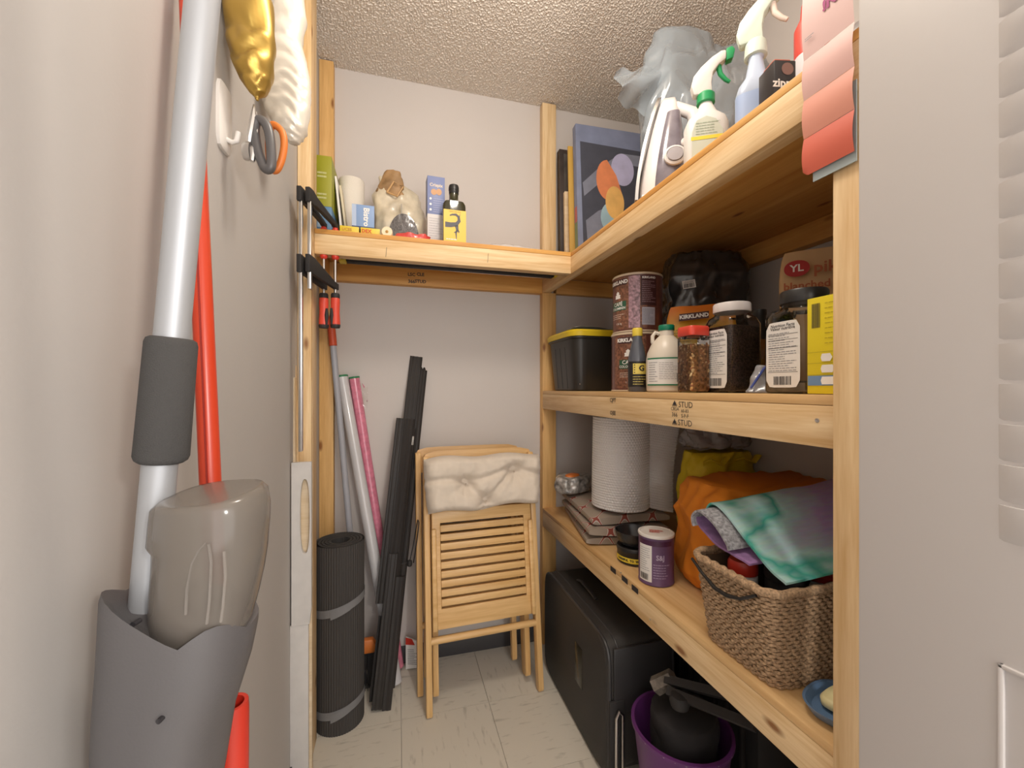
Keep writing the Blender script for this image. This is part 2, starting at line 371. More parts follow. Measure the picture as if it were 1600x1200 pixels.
# holder: rings slanted to the bottle mouth, open at the top
def hold_ring(xl, xr, yl, yr, dp, n=40, e=2.8):
    a = at(xl, yl, d=DB); b_ = at(xr, yr, d=DB); c = (a+b_)/2; h = (b_-a)/2; out = []
    for j in range(n):
        t = 2*PI*j/n; ca, sa = math.cos(t), math.sin(t); k = (abs(ca)**e+abs(sa)**e)**(-1/e)
        p = c+h*(ca*k)+Fw*(dp*sa*k)
        if yl < 990 and sa < 0:                   # the front lip dips towards the spout side
            f = (ca*k+1)/2; tgt = 928+(1022-928)*min(1, f/.74) if f < .74 else 1022-(f-.74)/.26*40
            p.z += (at(800, tgt+(yl-925), d=DB-dp).z-p.z)*min(1, abs(sa)*k*1.2)
        out.append(p-ml)
    return out
mb = MB()
R = [hold_ring(212, 368, 945, 985, .030), hold_ring(200, 378, 925, 978, .044), hold_ring(197, 385, 922, 980, .048), hold_ring(194, 384, 935, 995, .049),
     hold_ring(191, 374, 1000, 1040, .050), hold_ring(187, 358, 1070, 1090, .050), hold_ring(184, 344, 1133, 1133, .049), hold_ring(184, 330, 1230, 1230, .044), hold_ring(200, 300, 1400, 1400, .030)]
mb.loft(R); obj('bottle_holder', mb, HOLD, mop, smooth=60)
for px, py in ((209, 975), (249, 1126)):
    p = at(px, py, d=DB-.0505 if py > 1000 else DB-.043); obj('screw_hole', MB().lathe([(.0021, -.006), (.0023, .0012), (.0014, .0008)], 12), INK, mop, M=basis(p-ml, Rr, (0, 0, 1)))
q0 = at(250, 1390, d=DB); q1 = Vector((-.19, .50, .05))
obj('lower_pole', MB().tube([q0-ml, q1-ml], .013, 16), ALU, mop)
obj('mop_head', MB().box(-.045, .045, -.16, .16, 0, .035), HOLD, mop, bevel=.008, loc=(-.225-ml.x+.001, .50-ml.y, 0.001))
# red long-handled dustpan
rT = at(293, -60, d=.56); rB = at(329, 760, d=.50); rd = (rB-rT).normalized()
REDH = mat('red_enamel', (.60, .055, .02), .3)
dp = thing('long_handled_dustpan', 'long red handled dustpan leaning against the left wall behind the mop', 'dustpan', (rB.x, rB.y, 0)); dl = Vector(dp.location)
rE = rB+rd*((rB.z-.12)/-rd.z)
obj('handle', MB().tube([rT-dl, rE-dl], .0112, 20), REDH, dp)
obj('seam', MB().tube([rT+Vector((.001, -.0112, 0))-dl, rE+Vector((.001, -.0112, 0))-dl], .0012, 6), mat('dark_red', (.30, .02, .012), .5), dp)
k0 = at(362, 1098, d=.477)
obj('clip', MB().lathe([(.0165, -.12), (.0172, -.01), (.0165, 0), (.0125, 0), (.0125, -.1)], 20), RED, dp, loc=k0-dl)
obj('pan', MB().box(-.06, .06, -.10, .06, 0, .13), RED, dp, bevel=.012, loc=(rE.x-dl.x+.03, rE.y-dl.y, .001))
s = text_mb('PROFI', .017, .0003); t0 = at(318, 268, d=.535)
flat('lettering', s, WINK, dp, basis(t0+Vector((.0, -.0125, 0))-dl, (.05, -.04, 1), (-1, -.0, .06)))
# white adhesive hook
hk = thing('wall_hook', 'white plastic hook stuck on the left wall', 'hook', at(347, 185, X=XL)); hl = Vector(hk.location)
pa = at(337, 180, X=XL); pb = at(356, 180, X=XL); zt = at(347, 133, X=XL).z; zb = at(347, 236, X=XL).z
mb = MB().loft([[(x, y, z) for (x, y, z) in ((k, hl.y+r[0]*(pb.y-pa.y)/2, (zt+zb)/2+r[1]*(zt-zb)/2) for r in [(q[0], q[1]) for q in rring(0, 0, 0, s_, s_**.3, 28, 6)])] for k, s_ in ((XL, 1), (XL+.005, 1), (XL+.008, .8))])
mb.v = [tuple(Vector(p)-hl) for p in mb.v]; obj('plate', mb, WHITE, hk)
h0 = Vector((XL+.004, hl.y, zb+.022)); obj('peg', MB().tube([h0-hl, h0+Vector((.011, 0, -.005))-hl, h0+Vector((.018, 0, -.002))-hl, h0+Vector((.021, 0, .014))-hl], .0045, 10), WHITE, hk)
# foil balloons: soft lofted bags between two outlines, puckered along the seams
def balloon(name, label, outl, d, thick, mtl, seed, amp, freq):
    "outl: list of (xl, xr, py) from the top down"
    rings = []; n = 40; c0 = at((outl[-1][0]+outl[-1][1])/2, outl[-1][2], d=d)
    m_ = 46
    for i in range(m_+1):
        t = i/m_*(len(outl)-1); k = min(int(t), len(outl)-2); f = t-k; f = f*f*(3-2*f)*.35+f*.65
        xl, xr, py = [outl[k][q]*(1-f)+outl[k+1][q]*f for q in range(3)]
        a = at(xl, py, d=d); b_ = at(xr, py, d=d); c = (a+b_)/2; hw = (b_-a).length/2
        th = thick*min(1, hw/.03); ring = []
        for j in range(n):
            A = 2*PI*j/n; ca, sa = math.cos(A), math.sin(A)
            pk = 1+amp*math.sin(i*freq+1.4*math.sin(A*2+seed)+3*noise.noise(Vector((ca*2, i*.12, seed))))*(.4+.6*abs(ca))
            ring.append(c+Rr*(hw*ca)+Fw*(th*sa*pk)-c0)
        rings.append(ring)
    o = obj(name, MB().loft(rings), mtl, smooth=70, loc=c0); return tag(o, label, 'balloon')
GOLD = mat('gold_foil', (.46, .30, .07), .36, metal=.75); PEARL = mat('pearl_foil', (.80, .74, .64), .30, metal=.25, coat=.3)
balloon('foil_balloon', 'crumpled gold foil balloon hanging on the left wall', [(380, 400, -40), (352, 424, 0), (356, 428, 60), (364, 426, 95), (376, 421, 125), (390, 414, 145), (398, 405, 152), (400, 404, 157)], .72, .03, GOLD, 2, .22, .9)
balloon('foil_balloon', 'pleated white foil balloon hanging beside the gold balloon', [(440, 470, -30), (424, 478, 30), (422, 470, 66), (414, 478, 95), (410, 484, 125), (407, 485, 145), (414, 484, 170), (430, 479, 200), (441, 472, 215), (452, 466, 224)], .90, .030, PEARL, 5, .20, 1.45)
# pruning shears with a grey and an orange handle
sh = thing('hand_shears', 'hand shears with one grey and one orange loop handle hanging below the gold balloon', 'shears', at(405, 270, d=.73)); sl2 = Vector(sh.location)
GREYP = mat('grey_grip', (.11, .105, .105), .35); ORG = mat('orange_plastic', (.72, .20, .035), .45)
def loop(pts, d, r, fl=1.0):
    P = [at(x, y, d=d)-sl2 for x, y in pts]; Q = []
    for i in range(len(P)):                       # closed smooth loop
        a, b_, c, e_ = P[i-1], P[i], P[(i+1) % len(P)], P[(i+2) % len(P)]
        for k in range(5):
            t = k/5; Q.append(.5*((2*b_)+(-a+c)*t+(2*a-5*b_+4*c-e_)*t*t+(-a+3*b_-3*c+e_)*t**3))
    return MB().tube(Q+[Q[0], Q[1]], r, 10, caps=False, flat=fl)
obj('handle', loop([(402, 188), (414, 192), (421, 210), (424, 240), (423, 262), (414, 263), (406, 245), (402, 232), (398, 205)], .728, .0080), GREYP, sh)
obj('handle', loop([(426, 195), (440, 205), (444, 225), (440, 250), (432, 266), (424, 262), (420, 235), (421, 210)], .755, .0062), ORG, sh)
obj('pivot', MB().lathe([(.0, -.006), (.008, -.006), (.009, 0), (.008, .006), (0, .006)], 14), STEEL, sh, M=basis(at(387, 236, d=.72)-sl2, Fw, (0, 0, 1)) @ Matrix.Scale(1.9, 4, (0, 1, 0)))
obj('blade', MB().tube([at(397, 164, d=.725)-sl2, at(396, 182, d=.723)-sl2, at(390, 215, d=.722)-sl2, at(387, 250, d=.722)-sl2], lambda s: .0018+.004*math.sin(s*PI), 8), STEEL, sh)
obj('blade', MB().tube([at(400, 175, d=.728)-sl2, at(401, 205, d=.726)-sl2, at(394, 252, d=.724)-sl2], lambda s: .002+.0025*s, 8), STEEL, sh)
# ------------------------------------------------------------------ bar clamps on the back shelf
def clamp(xpx, bar_bot, hx, label, dj):
    B = at(xpx, 330, Y=1.27); c0 = Vector((B.x, B.y, at(xpx, bar_bot, Y=1.27).z)); t = thing('bar_clamp', label, 'clamp', c0, group='bar clamps on the back shelf')
    bar_top = at(xpx, 308, Y=1.27).z; H = at(hx, 400, Y=1.432); W = Vector((H.x, 1.432, 0))
    obj('bar', MB().box(-.0045, .0045, -.009, .009, 0, bar_top-c0.z), STEEL, t, bevel=.001)
    dx, dy = W.x-c0.x, W.y-c0.y; Lr = math.hypot(dx, dy); ang = math.atan2(dy, dx)
    Rz = Matrix.Rotation(ang, 4, 'Z'); zt = ZT-c0.z
    up = [(-.014, .056), (.012, .056), (.035, .047), (Lr+.012, .024), (Lr+.012, .0105), (Lr-.012, .0105), (Lr-.02, .014), (.03, .020), (.014, .016), (-.014, .016)]
    obj('upper_jaw', MB().prism([(a, zt+b_) for a, b_ in up], -.0065, .0065), BLACKM, t, bevel=.002, M=Rz)
    obj('jaw_pad', MB().lathe([(.011, 0.0005), (.011, .004), (.008, .006), (.008, .010)], 14), RED, t, loc=(dx, dy, zt))
    zl = at(xpx, 412, Y=1.27).z-c0.z
    lo = [(-.014, .024), (.016, .022), (Lr-.005, -.012), (Lr+.013, -.012), (Lr+.013, -.032), (Lr-.005, -.032), (.016, -.026), (-.014, -.026)]
    obj('lower_jaw', MB().prism([(a, zl+b_) for a, b_ in lo], -.0065, .0065), BLACKM, t, bevel=.002, M=Rz)
    zf = ZT-.079-c0.z
    obj('spindle', MB().tube([(dx, dy, zf-.012), (dx, dy, zl-.052)], .0042, 10), STEEL, t)
    obj('screw_pad', MB().lathe([(.012, -.001), (.012, -.006), (.007, -.012), (.0, -.013)], 14), RED, t, loc=(dx, dy, zf))
    hz = zl-.046; h = obj('grip', MB().lathe([(.010, 0), (.0125, -.006), (.0125, -.014), (.0135, -.016), (.0140, -.03), (.0128, -.06), (.0148, -.090), (.0150, -.102), (.0135, -.108), (.0, -.109)], 20), mat('clamp_red', (.68, .07, .04), .42), t, loc=(dx, dy, hz))
    obj('collar', MB().lathe([(.0115, .001), (.0135, -.004), (.0135, -.014), (.0115, -.016)], 18), BLACKM, h)
    obj('soft_inlay', MB().tube([(dj*.010, -.0105, -.048), (dj*.009, -.0095, -.07), (dj*.009, -.0108, -.10)], lambda s: .0035+.003*math.sin(s*PI), 8), BLACKM, h)
    obj('end_cap', MB().lathe([(.0150, -.098), (.0153, -.103), (.0137, -.109), (0, -.1095)], 18), BLACKM, h)
clamp(470, 705, 506, 'bar clamp with red grip and long steel bar hanging beside the left post', 1)
clamp(484, 452, 524, 'bar clamp with red grip and short steel bar beside the long one', -1)
# ------------------------------------------------------------------ boards leaning on the left post
WPAINT = mat('white_painted_wood', (.60, .575, .55), .5, var=.04, vscale=30)
def stick(name, label, cat, a, b_, wx, wy, m, group=None):
    "slender batten from a (foot) to b (top)"
    a = Vector(a); b_ = Vector(b_); d = b_-a
    mb = MB().box(0, d.length, -wx/2, wx/2, -wy/2, wy/2)
    xa = d.normalized(); ya = Vector((0, 1, 0)).cross(xa).normalized(); za = xa.cross(ya)
    M = Matrix(((xa.x, ya.x, za.x, a.x), (xa.y, ya.y, za.y, a.y), (xa.z, ya.z, za.z, a.z), (0, 0, 0, 1)))
    o = obj(name, mb, m, None, smooth=30, bevel=.001, M=M)
    return tag(o, label, cat, group)
stick('wood_batten', 'narrow pale wooden batten leaning behind the white boards', 'batten', (-.281, 1.318, .002), at(458, 590, Y=1.34)+Vector((-.001, 0, 0)), .014, .022, STICK)
stick('wood_batten', 'thin wooden strip standing taller than the other beside the left post', 'batten', (-.264, 1.355, .002), at(460, 428, Y=1.362)+Vector((-.006, 0, 0)), .008, .010, PINE)
zs = at(470, 975, Y=1.29).z; z1 = at(470, 722, Y=1.29).z
wb = thing('slotted_board', 'white painted board with an oval hand slot standing by the left post', 'board', (-.268, 1.29, 0)); 
xa, xb = at(456, 800, Y=1.29).x+.268, at(487, 800, Y=1.29).x+.268
def slot_board(z0, z1, cz, hh, hw, cx, t0, t1, diag):
    n = 40; inn = [(cx+q[0], cz+q[1]) for q in rring(0, 0, 0, hw, hh, n, 2.6)]
    out = []
    for u, v in inn:                             # radial projection on the outer rectangle
        du, dv = u-cx, v-cz; ks = []
        if du > 1e-9: ks.append((xb-cx)/du)
        if du < -1e-9: ks.append((xa-cx)/du)
        if dv > 1e-9: ks.append((z1-cz)/dv)
        if dv < -1e-9: ks.append((z0-cz)/dv)
        k = min(ks); out.append((cx+du*k, cz+dv*k))
    for corner in ((xa, z0), (xb, z0+diag), (xa, z1), (xb, z1)):
        i = min(range(n), key=lambda j: (out[j][0]-corner[0])**2*6+(out[j][1]-corner[1])**2); out[i] = corner
    mb = MB(); b0 = len(mb.v)
    V = [(u, t0, v) for u, v in inn]+[(u, t0, v) for u, v in out]+[(u, t1, v) for u, v in inn]+[(u, t1, v) for u, v in out]; Fs = []
    for j in range(n):
        k = (j+1) % n; Fs += [(j, k, n+k, n+j), (2*n+j, 3*n+j, 3*n+k, 2*n+k), (j, 2*n+j, 2*n+k, k), (n+j, n+k, 3*n+k, 3*n+j)]
    return mb.add(V, Fs)
czs = at(476, 806, Y=1.29).z; hh = at(476, 748, Y=1.29).z-czs
obj('upper_board', slot_board(zs, z1, czs, hh, .0125, at(477, 800, Y=1.29).x+.268, -.006, .006, .045), WPAINT, wb, smooth=30)
obj('lower_board', MB().prism([(xa-.004, .001), (xb-.008, .001), (xb-.008, zs+.03), (xa-.004, zs-.001)], -.004, .008), WPAINT, wb, bevel=.001)
obj('backing_strip', MB().box(xa+.012, xb-.001, .0095, .024, .001, z1-.02), STICK, wb, bevel=.001)
# ------------------------------------------------------------------ rolled mat
mat_c = (-.190, 1.53)
ym = thing('exercise_mat', 'rolled charcoal ribbed exercise mat standing on the floor by the left post', 'mat', (*mat_c, 0), face(*mat_c))
RUB = mat('charcoal_rubber', (.052, .047, .044), .8); GREYW = mat('grey_webbing', (.20, .20, .205), .8, bump=.4, bscale=700)
Hm = .612; n = 240; Rm = .0785
mb = MB(); mb.loft([[((Rm+.0009*math.cos(j*PI*.5)*(1 if 0 < i else .5))*math.cos(2*PI*j/n), (Rm+.0009*math.cos(j*PI*.5))*math.sin(2*PI*j/n), z) for j in range(n)] for i, z in enumerate((.001, Hm))], caps=False)
obj('outer_layer', mb, RUB, ym, smooth=0)
mb = MB(); P = []; turns = 4.3; m_ = 150
for i in range(m_+1):
    t = i/m_; a = t*turns*2*PI+1.0; r = .026+(Rm-.0275)*t; P.append((r, a))
mb.loft([[(r*math.cos(a), r*math.sin(a), .002), ((r+.0085)*math.cos(a), (r+.0085)*math.sin(a), .002), ((r+.0085)*math.cos(a), (r+.0085)*math.sin(a), Hm-.001), (r*math.cos(a), r*math.sin(a), Hm-.001)] for r, a in [(r*.91, a) for r, a in P]])
obj('rolled_core', mb, mat('charcoal_foam_core', (.045, .043, .042), .85), ym, smooth=40)
for z, z2, sd in ((.408, .36, 1), (.075, .03, 0)):
    def strap(u, v, z=z): 
        a = -PI*1.0+u*2*PI*.999; rr = Rm+.0022
        return (rr*math.sin(a), -rr*math.cos(a), z+(v-.5)*.026+.020*math.sin(a)*(1 if sd else .8))
    obj('strap', MB().grid(strap, 60, 1), GREYW, ym)
    def tail(u, v, z=z):
        a = -.35+u*.75; rr = Rm+.0042
        return (rr*math.sin(a), -rr*math.cos(a), z+(v-.5)*.026+.030*math.sin(a)-.004)
    obj('strap_end', MB().grid(tail, 12, 1), GREYW, ym)
# ------------------------------------------------------------------ hand broom, wrapping paper, black slats
tip = Vector((-.2465, 1.712, at(508, 492, Y=1.72).z)); foot = Vector((-.135, 1.66, .16))
br = thing('floor_broom', 'grey handled broom with red tip and black bristles behind the rolled mat', 'broom', (foot.x, foot.y, 0)); bl = Vector(br.location); d = (tip-foot).normalized()
GPOLE = mat('grey_blue_pole', (.36, .365, .40), .4)
L_ = (tip-foot).length
obj('handle', MB().tube([foot-bl, foot+d*(L_-.115)-bl], .0115, 16), GPOLE, br)
obj('tip', MB().tube([foot+d*(L_-q)-bl for q in (.12, .118, .06, .03, .012, .002)], lambda s: [.0125, .0145, .0145, .0125, .008, .0035][round(s*5)], 16), mat('broom_red', (.55, .075, .025), .45), br)
obj('head_block', MB().prism([(-.10, .135), (.05, .135), (.064, .155), (.045, .185), (-.095, .185)], -.014, .014), ORG, br, bevel=.004)
mb = MB(); rnd = random.Random(4)
for i in range(260):
    x = rnd.uniform(-.098, .048); y = rnd.uniform(-.011, .011); x2 = x*1.08+rnd.gauss(0, .004); y2 = y*1.8+rnd.gauss(0, .003)
    mb.tube([(x, y, .137), ((x+x2)/2, (y+y2)/2, .07), (x2, y2, .001+rnd.random()*.01)], .0011, 3)
obj('bristles', mb, mat('bristle', (.035, .035, .037), .45), br, kind='stuff')
def roll(label, top, bot, r, m, capm, group):
    top = Vector(top); bot = Vector(bot); t = thing('gift_wrap_roll', label, 'gift wrap', bot, group=group); d = top-bot
    obj('paper', MB().tube([Vector((0, 0, 0)), d], r, 24), m, t)
    nd = d.normalized(); obj('end_cap', MB().tube([d-nd*.004, d-nd*.003, d+nd*.003, d+nd*.004], lambda s: r*(1.04 if .2 < s < .8 else .98), 24), capm, t)
    return t
FILM = mat('shrink_film_white', (.60, .59, .60), .18, coat=.6); FILMP = mat('shrink_film_pink', (.66, .21, .30), .22, coat=.6, var=.15, vscale=60)
GRN = mat('green_cap', (.03, .20, .08), .5)
roll('white gift wrap roll with green end leaning on the back wall', (-.208, 1.738, at(529, 588, Y=1.738).z), (-.004, 1.645, .012), .0215, FILM, GRN, 'gift wrap rolls')
pk = roll('pink gift wrap roll with green end leaning behind the white roll', (-.164, 1.745, at(547, 590, Y=1.745).z), (.006, 1.735, .012), .0195, FILMP, GRN, 'gift wrap rolls')
obj('film_tail', MB().grid(lambda u, v: (.026+.03*u, -.012+.01*math.sin(v*5), 1.13-.085*v+.01*math.sin(u*6)-.0), 6, 8), CLEAR, pk, M=Matrix.Translation(Vector((-.175, .01, .0))))
tb = Vector((-.064, 1.535, .002)); tt = at(651, 556, Y=1.757)
bs = thing('slat_bundle', 'bundle of long black ribbed slats leaning on the back wall beside the chairs', 'slats', tb)
BSL = mat('black_anodised', (.024, .021, .020), .33)
dS = (tt-tb).normalized(); nS = Vector((0, -1, 0)); xS = nS.cross(dS).normalized()*-1; nS = dS.cross(xS).normalized()
if nS.y > 0: nS = -nS
if xS.x < 0: xS = -xS
LS = (tt-tb).length
MS = Matrix(((xS.x, -nS.x, dS.x, 0), (xS.y, -nS.y, dS.y, 0), (xS.z, -nS.z, dS.z, 0), (0, 0, 0, 1)))
def slat(x, wd, y, z0, z1, th=.008, ribs=2):
    pts = []; n = ribs*2+1
    prof = [(x-wd/2, y+th)]+[(x-wd/2+wd*i/n, y+(.0025 if i % 2 else 0)) for i in range(n+1) for _ in (0,)]+[(x+wd/2, y+th)]
    return obj('slat', MB().prism(prof, z0, z1, 'z'), BSL, bs, smooth=20, M=MS, bevel=.0006)
slat(0, .050, .008, .01, LS, ribs=3); slat(.034, .030, .004, .06, LS-.055, .012); slat(.028, .03, .019, .09, LS-.04, .009)
slat(-.034, .036, -.004, .345, LS-.262, .009, 2); slat(.000, .040, -.008, .07, LS-.262, .009, 2); slat(-.006, .036, -.017, .005, .52, .008, 2)
slat(.016, .022, -.006, .16, LS-.30, .009, 2); slat(.027, .03, -.016, .0, .44, .009, 1); slat(-.02, .03, .008, .02, .30, .009, 1)
mk = lines_mb(-.004, .030, -.004, .004, 2, 8, .5); flat('lettering', mk, WINK, bs, MS @ basis((.020, -.0086, LS-.36), (0, 0, 1), (-1, 0, 0)))
c1 = at(640, 880, Y=1.60)-tb
obj('cord', MB().tube([c1+Vector(p) for p in ((-.03, .0, .0), (0, 0, .005), (.012, 0, .06), (.024, 0, .13), (.030, .0, .16), (.034, 0, .15), (.028, 0, .09), (.014, 0, .0))], .0022, 6), BLACKM, bs)
obj('toggle', MB().lathe([(0, -.014), (.008, -.01), (.010, 0), (.008, .01), (0, .014)], 12), BLACKM, bs, loc=c1)
# instruction booklet on the floor by the back wall
bk = thing('booklet', 'small white booklet with red heading standing behind the black slats', 'booklet', (.052, 1.722, 0), -.35)
obj('pages', MB().prism([(-.02, .001), (.042, .012), (.03, .115), (-.02, .13)], -.003, .003), PAPER, bk)
flat('printed_lines', lines_mb(-.012, .030, .02, .085, 9, 5), GREYINK, bk, FY((0, -.0035, 0))); flat('red_heading', MB().poly([(-.02, .1), (.018, .1), (.006, .124), (-.02, .129)]), RED, bk, FY((0, -.0036, 0)))
# ------------------------------------------------------------------ folded wooden chairs
def chair(name, label, loc, rz, lean):
    t = thing(name, label, 'chair', loc, rot=(-lean, 0, rz), group='folded wooden chairs')
    W = .215                                              # half width; y is depth, the thing is tilted back as a whole
    def leg(x, y0, z0, y1, z1, wx=.021, wy=.034):
        a = Vector((x, y0, z0)); b_ = Vector((x, y1, z1)); d = b_-a; L0 = d.length
        prof = [(0, -wy*.32), (.012, -wy/2), (L0-.012, -wy/2), (L0, -wy*.3), (L0, wy*.3), (L0-.012, wy/2), (.012, wy/2), (0, wy*.32)]
        mb = MB().prism(prof, -wx/2, wx/2, 'z'); xa = d.normalized(); za = Vector((1, 0, 0)); ya = za.cross(xa)
        obj('leg', mb, CHAIRW, t, smooth=30, bevel=.003, M=Matrix(((xa.x, ya.x, za.x, a.x), (xa.y, ya.y, za.y, a.y), (xa.z, ya.z, za.z, a.z), (0, 0, 0, 1))))
    for s in (-1, 1):
        leg(s*(W-.0105), .0, .003, .005, .885)
        leg(s*(W-.040), .055, .035, .030, .80, wy=.03)
    def rail(nm, x0, x1, z0, z1, y0, y1, r, curve=0):
        prof = rring(0, 0, 0, (x1-x0)/2, (z1-z0)/2, 36, 7)
        obj(nm, MB().loft([[(p[0]+(x0+x1)/2, y+curve*(p[0]/W)**2, p[1]+(z0+z1)/2) for p in prof] for y in (y0, y1)]), CHAIRW, t, smooth=30)
    rail('back_rail', -W+.004, W-.004, .80, .905, .022, .036, .03, -.012)
    obj('front_rung', MB().tube([(-W+.018, -.004, .245), (W-.018, -.004, .245)], .0125, 16), CHAIRW, t)
    obj('rear_rung', MB().tube([(-W+.05, .050, .32), (W-.05, .050, .32)], .010, 16), CHAIRW, t)
    def fr(y): return [(-W+.026, y, .285), (W-.026, y, .285), (W-.026, y, .690), (-W+.026, y, .690), (-W+.056, y, .3525), (W-.056, y, .3525), (W-.056, y, .6465), (-W+.056, y, .6465)]
    Fs = []
    for k in range(4):
        q = (k+1) % 4; Fs += [(k, q, 4+q, 4+k), (8+k, 12+k, 12+q, 8+q), (k, 8+k, 8+q, q), (4+k, 4+q, 12+q, 12+k)]
    seat = obj('seat', MB().add(fr(-.022)+fr(-.004), Fs), CHAIRW, t, smooth=30, bevel=.002)
    sm_ = MB().box(-W+.0565, W-.0565, -.0225, -.0045, -.0115, .0115)
    for k in range(9): obj('slat', sm_, CHAIRW, seat, smooth=30, bevel=.0015, loc=(0, 0, .6265-.0317*k-.0))
    for s in (-1, 1): obj('seat_hinge_strip', MB().box(s*(W-.032)-.009, s*(W-.032)+.009, -.036, -.0225, .285, .63), CHAIRW, t, smooth=30, bevel=.006)
    return t
ch = chair('folding_chair', 'folded wooden slatted chair with a cream cushion tucked in front', (.310, 1.462, 0), .045, .125)
chair('folding_chair', 'folded wooden slatted chair behind the one with the cushion', (.285, 1.568, 0), .03, .118)
CUSH = mat('cream_cotton', (.66, .575, .48), .95, var=.03, vscale=40, bump=.15, bscale=500, sheen=.2)
cu = thing('seat_cushion', 'tufted cream cotton cushion folded into the front chair', 'cushion', (.310, 1.500, .690), rot=(-.12, 0, .045))
tu = [(-.075, .092), (.115, .118), (-.0, .026), (.20, .05), (-.2, .05)]
def cush(u, v):
    x = (u-.5)*.440; z = v*.190
    ex = min(1, (1-abs(2*u-1))*5.5); ez = min(1, (1-abs(2*v-1))*4.0); th = .048*math.sqrt(max(0, 1-(1-ex)**2))*math.sqrt(max(0, 1-(1-ez)**2))
    q = 0
    for i, (a, b_) in enumerate(tu[:3]):
        r2 = ((x-a)**2+(z-b_)**2); q += .036*math.exp(-r2/.0012)
        ang = math.atan2(z-b_, x-a); q += .0028*math.cos(ang*7+i)*math.exp(-r2/.006)*min(1, r2/.0006)
    for (a, b_), (c, e_) in (((-.075, .105), (.115, .135)), ((-.075, .105), (0, .035)), ((-.21, .115), (-.075, .105)), ((.115, .135), (.21, .115)), ((0, .035), (.115, .135))):
        L2 = (c-a)**2+(e_-b_)**2; k = max(0, min(1, ((x-a)*(c-a)+(z-b_)*(e_-b_))/L2)); r2 = (x-a-k*(c-a))**2+(z-b_-k*(e_-b_))**2; q += .013*math.exp(-r2/.00011)
    q += .0035*noise.noise(Vector((x*28, z*28, 2)))+.0018*noise.noise(Vector((x*70, z*50, 8)))
    xo = x*(1-.06*(1-v)**2)+.004*noise.noise(Vector((v*9, u*2, 3)))
    return (xo, -max(.002, th*1.1-q*min(1, th/.02)), z*(1+.03*math.sin(u*5))+.012*(u-.3)+.006*math.sin(u*11))
mb = MB(); mb.grid(cush, 110, 60)
n0 = len(mb.v); mb.grid(lambda u, v: (lambda p: (p[0], .018*math.sqrt(max(0, min(1, (1-abs(2*u-1))*6)))*math.sqrt(max(0, min(1, (1-abs(2*v-1))*4))), p[2]))(cush(u, v)), 110, 60)
obj('cover', mb, CUSH, cu, smooth=80)
tz = []
for a, b_ in tu[:3]:
    tz.append(obj('tuft_stitch', MB().lathe([(.0, -.002), (.003, -.001), (.003, .001), (0, .002)], 8), mat('stitch', (.42, .34, .27), .9), cu, M=FY((a*(.97), -.021, b_*1.03+.012*(a/.424+.2)))))
# ------------------------------------------------------------------ small builders for packaged goods
def colmat(name, c, rough=.45, **k): return mat(name, c, rough, **k)
def carton(t, name, w_, d_, h, m, bevel=.0008, z0=.0005):
    return obj(name, MB().box(-w_/2, w_/2, -d_/2, d_/2, z0, h), m, t, smooth=30, bevel=bevel)
def soft(name, sx, sy, sz, m, parent=None, seed=1, amp=.01, e=5.0, nseg=40, rows=26, freq=14, top=None, loc=None, fine=.25, kind=None, rz=0, ridge=0):
    "soft stuffed shape: super-ellipse rings with wrinkles; top(t)->(scale x, scale y, dx, dy)"
    rings = []
    for i in range(rows+1):
        t = i/rows; ez = min(1, t*9)**.5 if t < .12 else min(1, (1-t)*9+.02)**.5 if t > .88 else 1
        kx, ky, ox, oy = (top(t) if top else (1, 1, 0, 0))
        ring = []
        for p in rring(0, 0, 0, sx/2*kx*(.86+.14*ez), sy/2*ky*(.86+.14*ez), nseg, e):
            q = Vector((p[0]/max(sx, .01), p[1]/max(sy, .01), t)); n1 = noise.noise(Vector((p[0]*freq+seed, p[1]*freq, t*sz*freq))); n2 = noise.noise(Vector((p[0]*freq*3.1+seed*2, p[1]*freq*3.1, t*sz*freq*2.2)))
            if ridge: n1 += ridge*((1-abs(noise.noise(Vector((p[0]*freq*1.7+seed, p[1]*freq*1.7, t*sz*freq*1.1+4)))*2.2))-.5+.5*(1-abs(noise.noise(Vector((p[0]*freq*3.3, p[1]*freq*3.3+seed, t*sz*freq*2.0)))*2.5)))
            g = 1+(amp*n1+amp*fine*n2)/max(.02, math.hypot(p[0], p[1]))
            ring.append((p[0]*g+ox, p[1]*g+oy, sz*t+amp*.5*n1*(t > .05)))
        rings.append(ring)
    rings = [rings[0]]+rings[1:]
    for k, p in enumerate(rings[0]): rings[0][k] = (p[0], p[1], .0005)
    return obj(name, MB().loft(rings), m, parent, smooth=70, loc=loc, kind=kind, rot=(0, 0, rz))
def put(s, size, m, t, M, bold=0.0, align='CENTER'): return flat('lettering', text_mb(s, size, bold, align), m, t, M)
def nutri(t, w_, h, M, seed, heads=('Nutrition Facts', 'Valeur nutritive')):
    "white nutrition panel with heading, rules and a bar code, centred on M"
    n = 28; o = flat('label', MB().poly([(p[0], p[1]) for p in rring(0, 0, 0, w_/2, h/2, n, 9)]), PAPER, t, M)
    up = Matrix.Translation((0, 0, .0004))
    for k, s_ in enumerate(heads): flat('lettering', text_mb(s_, w_*.115, .0001), INK, o, Matrix.Translation((0, h*(.44-.045*k), .0004)))
    flat('printed_lines', lines_mb(-w_*.42, w_*.40, -h*.26, h*.34, 17, seed, .28), GREYINK, o, up)
    mb = MB()
    for k in (.30, .22, .10, -.27): mb.quad(-w_*.44, w_*.44, h*k, h*k+.0007)
    flat('rules', mb, INK, o, up); flat('bar_code', barcode_mb(-w_*.26, w_*.24, -h*.46, -h*.33, seed), INK, o, up)
    return o
